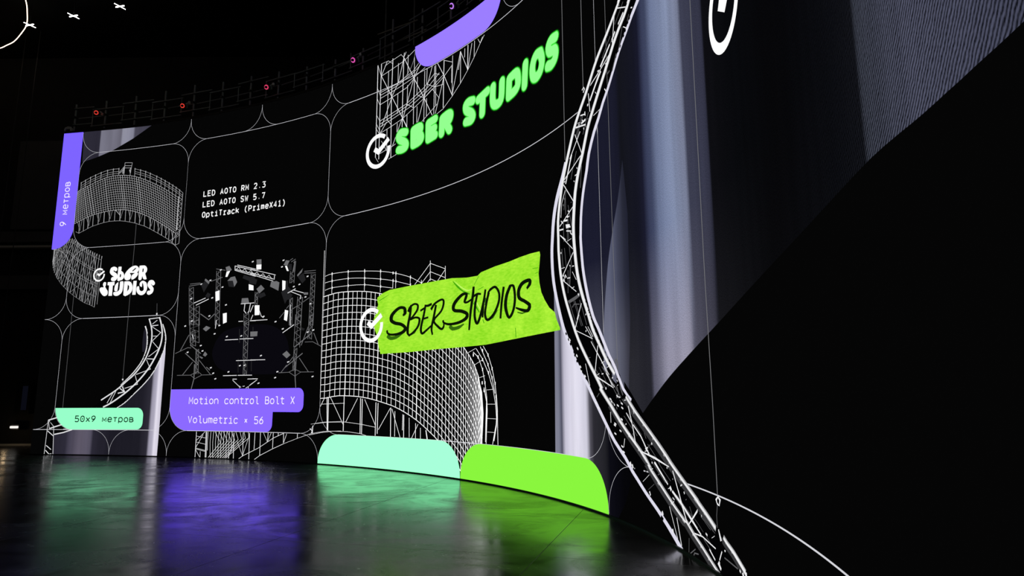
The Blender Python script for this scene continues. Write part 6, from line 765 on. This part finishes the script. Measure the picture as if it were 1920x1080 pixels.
     '19,0:16380,4096,16372,4074;21,0:16366,4019,16360,3996;28,0:16350,3951,16350,3929;25,0:16346,3917,16346,3894;18,0:16341,3869,16340,3841;21,0:16345,3788,16340,3753;23,0:16319,3689,16315,3650;34,0:16323,3610,16322,3570;23,0:16318,3512,16320,3470;27,0:16335,3365,16343,3325;31,0:16350,3276,16360,3236;16,0:16382,3173,16391,3137;18,0:16405,3065,16413,3031;28,0:16426,2977,16436,2937;21,0:16454,2878,16465,2834;28,0:16483,2768,16493,2727;17,0:17269,4700,17253,4669;23,0:17221,4598,17205,4566;24,0:17179,4518,17165,4485;21,0:17152,4452,17139,4419;27,0:17114,4365,17104,4330;16,0:17101,4310,17091,4276;24,0:17064,4209,17057,4177;26,0:17053,4117,17049,4089;25,0:17050,4080,17046,4052;16,0:17038,3980,17035,3951;19,0:17036,3928,17033,3897;28,0:17026,3819,17024,3786;20,0:17023,3730,17021,3694;20,0:17022,3664,17022,3624;23,0:17023,3528,17024,3483;27,0:17018,3478,17020,3434;15,0:17034,3365,17038,3327;14,0:17048,3262,17055,3236;18,0:17052,3202,17060,3179;14,0:17074,3148,17082,3123;22,0:17102,3074,17109,3047;21,0:17127,2986,17135,2957;16,0:17141,2932,17150,2904;14,0:17160,2842,17172,2812;15,0:17185,2782,17197,2752;17,0:17227,2714,17239,2686;22,0:17251,2646,17261,2624;23,0:17269,2615,17277,2599;16,0:17294,2568,17302,2555;12,0:17323,2520,17337,2498;17,0:17359,2467,17377,2438;15,0:17385,2423,17405,2390;12,0:17430,2348,17451,2316;19,0:17514,2242,17534,2219;17,0:17559,2187,17579,2169;14,0:17587,2158,17607,2140;15,0:17633,2112,17653,2091;15,0:17688,2052,17707,2028;21,0:17755,1980,17774,1955;22,0:17790,1936,17810,1911;23,0:18731,6123,18704,6107;27,0:18676,6097,18649,6080;22,0:18596,6035,18567,6017;30,0:18539,6000,18510,5980;28,0:18430,5920,18399,5898;18,0:18369,5884,18339,5865;22,0:18290,5840,18261,5828;23,0:18224,5809,18195,5798;23,0:18120,5774,18086,5751;16,0:18103,5746,18066,5718;20,0:17932,5609,17890,5569;23,0:17834,5515,17800,5480;24,0:17783,5456,17757,5426;18,0:17706,5366,17685,5339;22,0:17670,5317,17646,5286;22,0:17572,5210,17539,5169;23,0:17491,5098,17455,5054;15,0:17426,5028,17390,4983;32,0:16593,2390,16619,2354;27,0:16659,2300,16684,2264;28,0:16710,2229,16736,2194;23,0:16805,2106,16830,2071;29,0:16827,2061,16852,2027;32,0:16885,1978,16910,1945;20,0:16987,1861,17018,1829;18,0:17031,1817,17062,1786;18,0:17123,1731,17154,1701;22/61/72/31,0:20366,376,20335,293,20361,234,20319,128;50,0:20440,290,20464,219;32,0:19012,236,19071,212;29,0:18712,445,18746,413;21/24/26,0:17848,1408,18037,1446,18199,1471;40,0:17998,1278,18133,1305',
     ''),
    ('truss2d', 'truss_clamp', 'truss2', 'w90', 5, 'small bright clamps and cable ends',
     '8,0:17579,1904,17662,1926;10,0:19289,410,19355,438;10,0:17623,5656,17661,5614;25,0:16969,2912,16995,2882;10,0:17081,5416,17155,5394;15,0:17805,1441,17825,1404;25,0:17173,2600,17181,2582;17,0:16960,4655,17038,4657;18,0:19761,342,19776,337;19,0:19210,758,19224,748;19,0:19611,571,19624,551;17,0:17884,1388,17908,1365;14,0:17986,1679,18008,1658;11,0:18164,1431,18213,1436;8,0:17988,1611,18016,1619;20,0:18832,774,18849,760;16,0:16669,3181,16757,3175;14,0:18694,910,18748,919;16,0:18165,6123,18230,6046;15,0:17020,4760,17037,4737;17,0:17212,5416,17244,5381;12,0:18397,1313,18417,1278;15,0:17576,1764,17623,1767;9,0:18787,691,18855,704;24,0:18840,978,18860,962;5,0:20223,269,20295,301;14,0:16562,3245,16606,3191;13,0:19531,615,19576,632;14,0:17093,5384,17142,5369;6,0:19218,545,19261,554;19,0:16782,3847,16837,3798;12,0:19324,472,19368,456;11,0:16788,3011,16867,3026;27,0:17167,2371,17176,2353;30,0:16565,3190,16584,3148;30,0:16647,4667,16656,4647;8,0:17722,1841,17789,1860;15,0:17852,1704,17886,1713;15,0:18179,1147,18204,1155;22,0:16492,3601,16512,3584;13,0:16925,4590,16943,4565;28,0:17673,1592,17687,1566;9,0:18663,873,18751,888;12,0:20006,425,20016,409;20,0:16781,3942,16792,3918;17,0:17952,5905,17992,5898;14,0:17846,1337,17864,1320;9,0:17446,1753,17513,1773;26,0:16608,3242,16644,3198;25,0:16708,4109,16730,4081;18,0:20088,281,20127,270;22,0:17715,5915,17761,5907;21,0:16732,4189,16768,4156;17,0:16520,4082,16577,4030;16,0:17251,5283,17266,5246',
     ''),
    ('rigbg', 'stage_backdrop', 'rig', 'rigbk', 2, 'dim purple-black oval glow',
     '',
     '5601,2863,5671,2945,5742,3027,5843,3095,5988,3145,6163,3181,6358,3206,6584,3224,6829,3232,7057,3225,7252,3204,7430,3167,7589,3107,7736,3022,7865,2913,7960,2771,8014,2564,8034,2324,8018,2142,7972,2061,7889,2036,7750,2024,7525,2010,7244,2009,6972,2013,6728,2019,6493,2030,6276,2052,6076,2084,5894,2128,5744,2193,5631,2291,5551,2411,5507,2531,5514,2642,5557,2753'),
    ('rigw', 'truss_arm', 'rig', 'w90', 4, 'bright white arms and floor bars',
     '19,0:4795,3876,5171,3990;19,0:4868,3818,5277,3957;16,0:7972,3965,8321,3838;16,0:8062,3992,8409,3894;18,0:7861,3924,8140,4019;23,0:8321,3838,8315,3755;17,0:6352,3770,6796,3769;23/22/18,0:6488,3771,6473,3589,6553,3516;23,0:6671,3759,6639,3580,6598,3522;22,0:6766,3710,6676,3543;17,0:5903,2884,6333,2885;17,0:6378,2892,6831,2886;16,0:6307,2361,6947,2360;17,0:5914,2000,6358,2001;16,0:6392,2001,6853,1998;17,0:6309,3330,6457,3330;17,0:6684,3329,6875,3322;17,0:6699,3330,7258,3326;16,0:6772,2365,7255,2359;19,0:7779,2982,8142,3157;17,0:6231,1911,6366,1909;16,0:6714,1907,6981,1908;16,0:6879,1911,7047,1908;15,0:6233,1886,6470,1723;16,0:6782,1745,6984,1858;19/15/15,0:6473,1690,6469,1740,6516,1706;16/14/19,0:6675,1688,6761,1729,6754,1679;14,0:6570,1731,6637,1738;16,0:6817,1770,7025,1882;18/17/15,0:6977,3560,7055,3419,7126,3381;19,0:6713,3352,6773,3469;20,0:5577,3404,5561,3185;18,0:4813,3064,4869,2947;19,0:8005,3403,8023,3137;19,0:7993,3646,8020,3164;16,0:6079,4757,6781,4578;16,0:6158,4775,6779,4617;16,0:6088,4644,6792,4434;16,0:6110,4665,6789,4481;16,0:6600,4632,7452,4413;16,0:6610,4504,7382,4267;16,0:6607,4543,7390,4315;21,0:7419,4402,7414,4299;21,0:6084,4756,6093,4638;14/11/11/11/11/11/11/11/11/11/11/11/12,0:6111,4654,6207,4715,6317,4597,6413,4657,6523,4540,6619,4599,6729,4482,6825,4542,6935,4425,7031,4484,7140,4368,7237,4427,7345,4312;30,0:4973,4354,5031,4368;30,0:5585,4683,5644,4696;30,0:4664,3988,4722,4003;30,0:4740,3406,4797,3421;30,0:5364,3974,5422,3988;30,0:5309,3510,5366,3525;30,0:5263,4435,5321,4449;30,0:5833,3766,5891,3780;30,0:5680,4231,5738,4245;28,0:8488,4276,8546,4287;28,0:8046,4068,8104,4080;27,0:8618,3613,8676,3625;28,0:8447,3787,8505,3798;29,0:7663,4749,7722,4760;29,0:7623,4589,7682,4601;28,0:8230,4106,8288,4118;28,0:7095,3400,7153,3414;30,0:6638,4810,6696,4823;30,0:4538,3284,4595,3299;30,0:4742,3406,4799,3422;29,0:5093,2763,5151,2779;29,0:4680,2605,4737,2621;29,0:5162,2626,5219,2642;29,0:5470,2197,5527,2213;29,0:5929,2961,5986,2976;29,0:6400,2959,6457,2974;28,0:6053,2083,6110,2099;28,0:6412,2228,6470,2243;28,0:6563,2233,6620,2248;28,0:5640,1920,5697,1936;29,0:5521,3047,5578,3062;29,0:5560,2058,5617,2074;29,0:5658,3251,5715,3266;28,0:7749,3068,7811,3083;27,0:8570,2951,8632,2965;27,0:8749,2988,8811,3002;27,0:7975,2277,8037,2292;28,0:7079,2453,7141,2469;27,0:7579,1917,7641,1933;27,0:7048,1793,7110,1810;28,0:7095,3404,7157,3418;28,0:7499,3255,7561,3269;27,0:7642,2055,7703,2071;26,0:8787,1922,8848,1937',
     ''),
    ('rigl0', 'lit_lamp_panel', 'rig', 'w100', 4, None,
     '',
     '5483,4133,5613,4160,5634,3910,5511,3881'),
    ('rigl1', 'lit_lamp_panel', 'rig', 'w100', 4, None,
     '',
     '5777,3557,5905,3572,5921,3331,5805,3297'),
    ('rigl2', 'lit_lamp_panel', 'rig', 'w100', 4, None,
     '',
     '5814,4629,5932,4647,5848,4492,5784,4497'),
    ('rigl3', 'lit_lamp_panel', 'rig', 'w100', 4, None,
     '',
     '6577,4253,6736,4206,6745,4084,6588,4103'),
    ('rigl4', 'lit_lamp_panel', 'rig', 'w100', 4, None,
     '',
     '6813,3690,6847,3697,6864,3464,6837,3466'),
    ('rigl5', 'lit_lamp_panel', 'rig', 'w100', 4, None,
     '',
     '6630,4240,6736,4197,6744,4092,6641,4100'),
    ('rigl6', 'lit_lamp_panel', 'rig', 'w100', 4, None,
     '',
     '6818,3707,6971,3697,6985,3457,6830,3457'),
    ('rigl7', 'lit_lamp_panel', 'rig', 'w100', 4, None,
     '',
     '6795,4726,6961,4720,6965,4597,6805,4597'),
    ('rigl8', 'lit_lamp_panel', 'rig', 'w100', 4, None,
     '',
     '7684,4259,7796,4233,7798,4030,7701,4003'),
    ('rigl9', 'lit_lamp_panel', 'rig', 'w100', 4, None,
     '',
     '7819,3533,7930,3504,7905,3253,7803,3292'),
    ('rigl10', 'lit_lamp_panel', 'rig', 'w100', 4, None,
     '',
     '7748,4608,7817,4605,7883,4471,7825,4476'),
    ('rigl11', 'lit_lamp_panel', 'rig', 'w100', 4, None,
     '',
     '5793,3394,5919,3388,5910,3353,5812,3305'),
    ('righ0', 'lamp_housing', 'rig', 'w55', 4, None,
     '',
     '5770,4749,5895,4772,5984,4661,5933,4643,5814,4635'),
    ('righ1', 'lamp_housing', 'rig', 'w55', 4, None,
     '',
     '5857,4385,5964,4475,6101,4488,6041,4380'),
    ('righ2', 'lamp_housing', 'rig', 'w55', 4, None,
     '',
     '6041,4380,6101,4488,6186,4334,6100,4217'),
    ('righ3', 'lamp_housing', 'rig', 'w55', 4, None,
     '',
     '5127,4498,5272,4407,5243,4346,5097,4455'),
    ('righ4', 'lamp_housing', 'rig', 'w55', 4, None,
     '',
     '6375,3908,6581,3904,6624,3779,6366,3783'),
    ('righ5', 'lamp_housing', 'rig', 'w55', 4, None,
     '',
     '6790,4858,6951,4852,6961,4723,6805,4725'),
    ('righ6', 'lamp_housing', 'rig', 'w55', 4, None,
     '',
     '7773,4746,7901,4725,7828,4612,7700,4637'),
    ('righ7', 'lamp_housing', 'rig', 'w55', 4, None,
     '',
     '6841,4111,6987,4204,7109,4097,6945,3991'),
    ('righ8', 'lamp_housing', 'rig', 'w55', 4, None,
     '',
     '8165,4343,8349,4493,8321,4404,8190,4307'),
    ('righ9', 'lamp_housing', 'rig', 'w55', 4, None,
     '',
     '7315,4256,7497,4258,7591,4216,7571,4014,7289,4138'),
    ('righ10', 'lamp_housing', 'rig', 'w55', 4, None,
     '',
     '5153,3193,5259,3268,5400,3215,5260,3127'),
    ('righ11', 'lamp_housing', 'rig', 'w55', 4, None,
     '',
     '6721,3057,6895,3057,6904,2938,6730,2937'),
    ('righ12', 'lamp_housing', 'rig', 'w55', 4, None,
     '',
     '5100,2509,5228,2462,5186,2434,5115,2474'),
    ('righ13', 'lamp_housing', 'rig', 'w55', 4, None,
     '',
     '5212,2524,5271,2618,5356,2546,5294,2487'),
    ('righ14', 'lamp_housing', 'rig', 'w55', 4, None,
     '',
     '6719,3058,6957,3056,6951,2939,6728,2945'),
    ('righ15', 'lamp_housing', 'rig', 'w55', 4, None,
     '',
     '7806,2470,7941,2548,8072,2444,7952,2369'),
    ('righ16', 'lamp_housing', 'rig', 'w55', 4, None,
     '',
     '8408,3905,8556,3893,8559,3843,8423,3846'),
    ('righd0', 'lamp_housing', 'rig', 'w15', 4, None,
     '',
     '4993,4335,5110,4436,5243,4346,5101,4138'),
    ('righd1', 'lamp_housing', 'rig', 'w15', 4, None,
     '',
     '5156,4036,5228,4131,5335,4079,5275,3975'),
    ('righd2', 'lamp_housing', 'rig', 'w15', 4, None,
     '',
     '5870,4366,6041,4371,6100,4208,5915,4238'),
    ('righd3', 'lamp_housing', 'rig', 'w15', 4, None,
     '',
     '6358,4419,6397,4504,6609,4434,6594,4330'),
    ('righd4', 'lamp_housing', 'rig', 'w15', 4, None,
     '',
     '6574,4437,6746,4441,6805,4262,6588,4261'),
    ('righd5', 'lamp_housing', 'rig', 'w15', 4, None,
     '',
     '7665,3972,7896,4089,8017,3978,7810,3676'),
    ('righd6', 'lamp_housing', 'rig', 'w15', 4, None,
     '',
     '7804,3760,7928,3952,8046,3876,7984,3780'),
    ('righd7', 'lamp_housing', 'rig', 'w15', 4, None,
     '',
     '8190,4299,8379,4382,8458,4207,8349,4126'),
    ('righd8', 'lamp_housing', 'rig', 'w15', 4, None,
     '',
     '6615,4443,6851,4345,6814,4226,6629,4258'),
    ('righd9', 'lamp_housing', 'rig', 'w15', 4, None,
     '',
     '7796,4233,7875,4239,7885,4090,7814,4028'),
    ('righd10', 'lamp_housing', 'rig', 'w15', 4, None,
     '',
     '6868,3962,7103,4014,7167,3924,6977,3869'),
    ('righd11', 'lamp_housing', 'rig', 'w15', 4, None,
     '',
     '7838,4637,7975,4641,7985,4487,7894,4470'),
    ('righd12', 'lamp_housing', 'rig', 'w15', 4, None,
     '',
     '8377,3083,8500,3041,8466,3000,8380,3021'),
    ('righd13', 'lamp_housing', 'rig', 'w15', 4, None,
     '28,0:6385,2798,6358,3142',
     ''),
    ('righd14', 'lamp_housing', 'rig', 'w15', 4, None,
     '28,0:6817,2917,6798,3172',
     ''),
    ('righd15', 'lamp_housing', 'rig', 'w15', 4, None,
     '28,0:6371,2406,6398,2068',
     ''),
    ('righd16', 'lamp_housing', 'rig', 'w15', 4, None,
     '28,0:6805,2395,6823,2093',
     ''),
    ('righd17', 'lamp_housing', 'rig', 'w15', 4, None,
     '28,0:6660,2399,6686,2062',
     ''),
]

made = {'rig': None}
for key, name, parent, mat, layer, label, st, po in PICTURES:
    d = Draw()
    for part in st.split(';'):
        if not part: continue
        hd, body = part.split(':'); wtxt, rd = hd.split(',')
        nums = [int(v) / 1000 for v in body.split(',')]; pts = list(zip(nums[::2], nums[1::2]))
        w = [int(v) / 1000 for v in wtxt.split('/')] if '/' in wtxt else int(wtxt) / 1000
        d.ribbon(pts, w, rd == '1')
    for part in po.split(';'):
        if part:
            nums = [int(v) / 1000 for v in part.split(',')]; d.poly(list(zip(nums[::2], nums[1::2])))
    par = made.get(parent) or wall
    made[key] = d.build(name, M[mat], par, layer, label)

# ------------------------------------------------------------------ railing frames on top of the screen
BASE = H + .06
GR = W(7, BASE, -.1)
rail_root = tag(empty('guard_rail', GR), 'dark metal pipe guard rail clamped together along the top of the screen', 'guard rail')
def railing(s, post_h, drop=0.0):
    q = Matrix.Translation(W(s, BASE, -.1) - GR) @ Matrix.Rotation(heading(s), 4, 'Z')
    def part(name, bm, m): bmesh.ops.transform(bm, matrix=q, verts=bm.verts); return from_bm(name, bm, m, rail_root)
    bm = bmesh.new(); add_cyl(bm, (0, 0, 0), (0, 0, post_h), .024, n=10); part('post', bm, M['metal'])
    bm = bmesh.new(); add_box(bm, (0, 0, .01), (.16, .16, .02)); part('base_plate', bm, M['plastic'])
    h2 = min(.72, post_h - .12)
    for z, y, x0, x1 in ((.22 - drop, -.05, -.42 if s > 1 else .0, .62), (h2 - drop, -.05, -.40 if s > 1 else .0, .64), (.46, .05, -.95, -.05))[:3 if s > 1 else 2]:
        bm = bmesh.new(); add_tube(bm, [(x0, y, z), (x0 + .012, y, z), (x0 + .013, y, z), (x1 - .013, y, z), (x1 - .012, y, z), (x1, y, z)], .013, 8)
        part('rail', bm, M['metal'])
    if s > 1:
        bm = bmesh.new(); add_cyl(bm, (-.38, -.05, .2 - drop), (-.38, -.05, .6), .011, n=8); part('strut', bm, M['metal'])
    for z in (.22 - drop, .46, h2 - drop):
        bm = bmesh.new(); add_box(bm, (0, 0, z), (.07, .12, .065), bevel=.012); part('clamp', bm, M['plastic'])
for k, (s, ph) in enumerate([(.2, .86), (1.2, .88), (2.2, .92), (3.2, .95), (4.19, .98), (5.17, .9), (6.14, .88), (7.1, .8), (8.07, .7), (9.05, .62), (10.0, .62), (11.0, 1.0), (12.0, .85), (12.95, .8), (13.93, .8)]):
    railing(s, ph, .085 * (k % 2))

# tracking cameras with glowing rings
def tracking_camera(s, z, ringcol, lab):
    p = W(s, z, .02)
    t = tag(empty('tracking_camera', p), lab, 'camera', 'tracking cameras along the top of the screen')
    fwd = (Vector((-9.5, 3.5, 4)) - p).normalized()
    q = fwd.to_track_quat('Y', 'Z').to_matrix().to_4x4()
    def part(name, bm, m, smooth=False, parent=t):
        bmesh.ops.transform(bm, matrix=q, verts=bm.verts); return from_bm(name, bm, m, parent, smooth)
    bm = bmesh.new(); add_box(bm, (0, 0, 0), (.125, .1, .125), bevel=.02); part('body', bm, M['plastic'])
    bm = bmesh.new(); add_cyl(bm, (0, .05, 0), (0, .1, 0), .035, .03, 20); part('lens', bm, M['screen'])
    bm = bmesh.new(); add_tube(bm, [(.048 * math.cos(a), .062, .048 * math.sin(a)) for a in [2 * PI * k / 28 for k in range(28)]], .012, 8, True)
    part('ring_light', bm, emit('camera_ring', ringcol, 1.0))
    bm = bmesh.new()
    for k in range(4): add_box(bm, (0, -.065 - k * .014, 0), (.11, .006, .11))
    part('heat_sink', bm, M['chrome'])
    bm = bmesh.new(); b = W(s + .12, BASE + .46, -.05) - p
    add_tube(bm, [tuple(q @ Vector((.07, -.03, 0))), tuple(Vector((.06, .06, .1)) * .5 + b * .5), tuple(b)], .016, 8)
    add_box(bm, b, (.06, .06, .07), bevel=.01)
    from_bm('bracket', bm, M['chrome'], t)
tracking_camera(1.03, 9.55, rgb(226, 62, 50), 'black tracking camera with red ring light, nearest the screen\'s left end')
tracking_camera(3.96, 9.41, rgb(232, 62, 50), 'black tracking camera with red ring light, second from the left end')
tracking_camera(6.85, 9.43, rgb(236, 66, 110), 'black tracking camera with rosy pink ring light, third from the left end')
tracking_camera(9.84, 9.38, rgb(240, 90, 190), 'black tracking camera with magenta pink ring light, fourth from the left end')
tracking_camera(13.19, 9.38, rgb(200, 130, 250), 'black tracking camera with lilac ring light, above the pale violet tile')

# arched bracket on the screen's top left corner
t = tag(empty('arched_bracket', W(.005, BASE, -.1), heading(.1)), 'small grey arched bracket on the screen\'s top left corner', 'bracket')
bm = bmesh.new()
add_tube(bm, [(-.1, 0, 0), (-.105, 0, .1), (-.08, 0, .16), (0, 0, .18), (.08, 0, .165), (.1, 0, .1), (.1, 0, 0)], .026, 8)
add_box(bm, (0, 0, .14), (.2, .05, .04), bevel=.01); from_bm('arch', bm, M['grey'], t)
bm = bmesh.new(); add_tube(bm, [(.1, .01, .15), (.125, .02, .14), (.13, .02, .06)], .01, 8); from_bm('hook', bm, M['grey'], t)

# pipe frame hanging behind the screen
t = tag(empty('hanging_pipe_frame', W(10.2, 10.1, -1.0), heading(10.2)), 'small dark pipe frame hanging behind the top of the screen', 'pipe frame')
for a, b in (((-.7, 0, .55), (.7, 0, .45)), ((-.5, 0, .1), (1.0, 0, .1)), ((-.3, 0, -.25), (1.0, 0, -.2))):
    bm = bmesh.new(); add_tube(bm, [a, b], .018, 8); from_bm('pipe', bm, M['ledge'], t)
for x in (-.45, .55):
    bm = bmesh.new(); add_tube(bm, [(x, .03, -.35), (x, .03, ZC - 10.1)], .02, 8); from_bm('upright', bm, M['metal'], t)
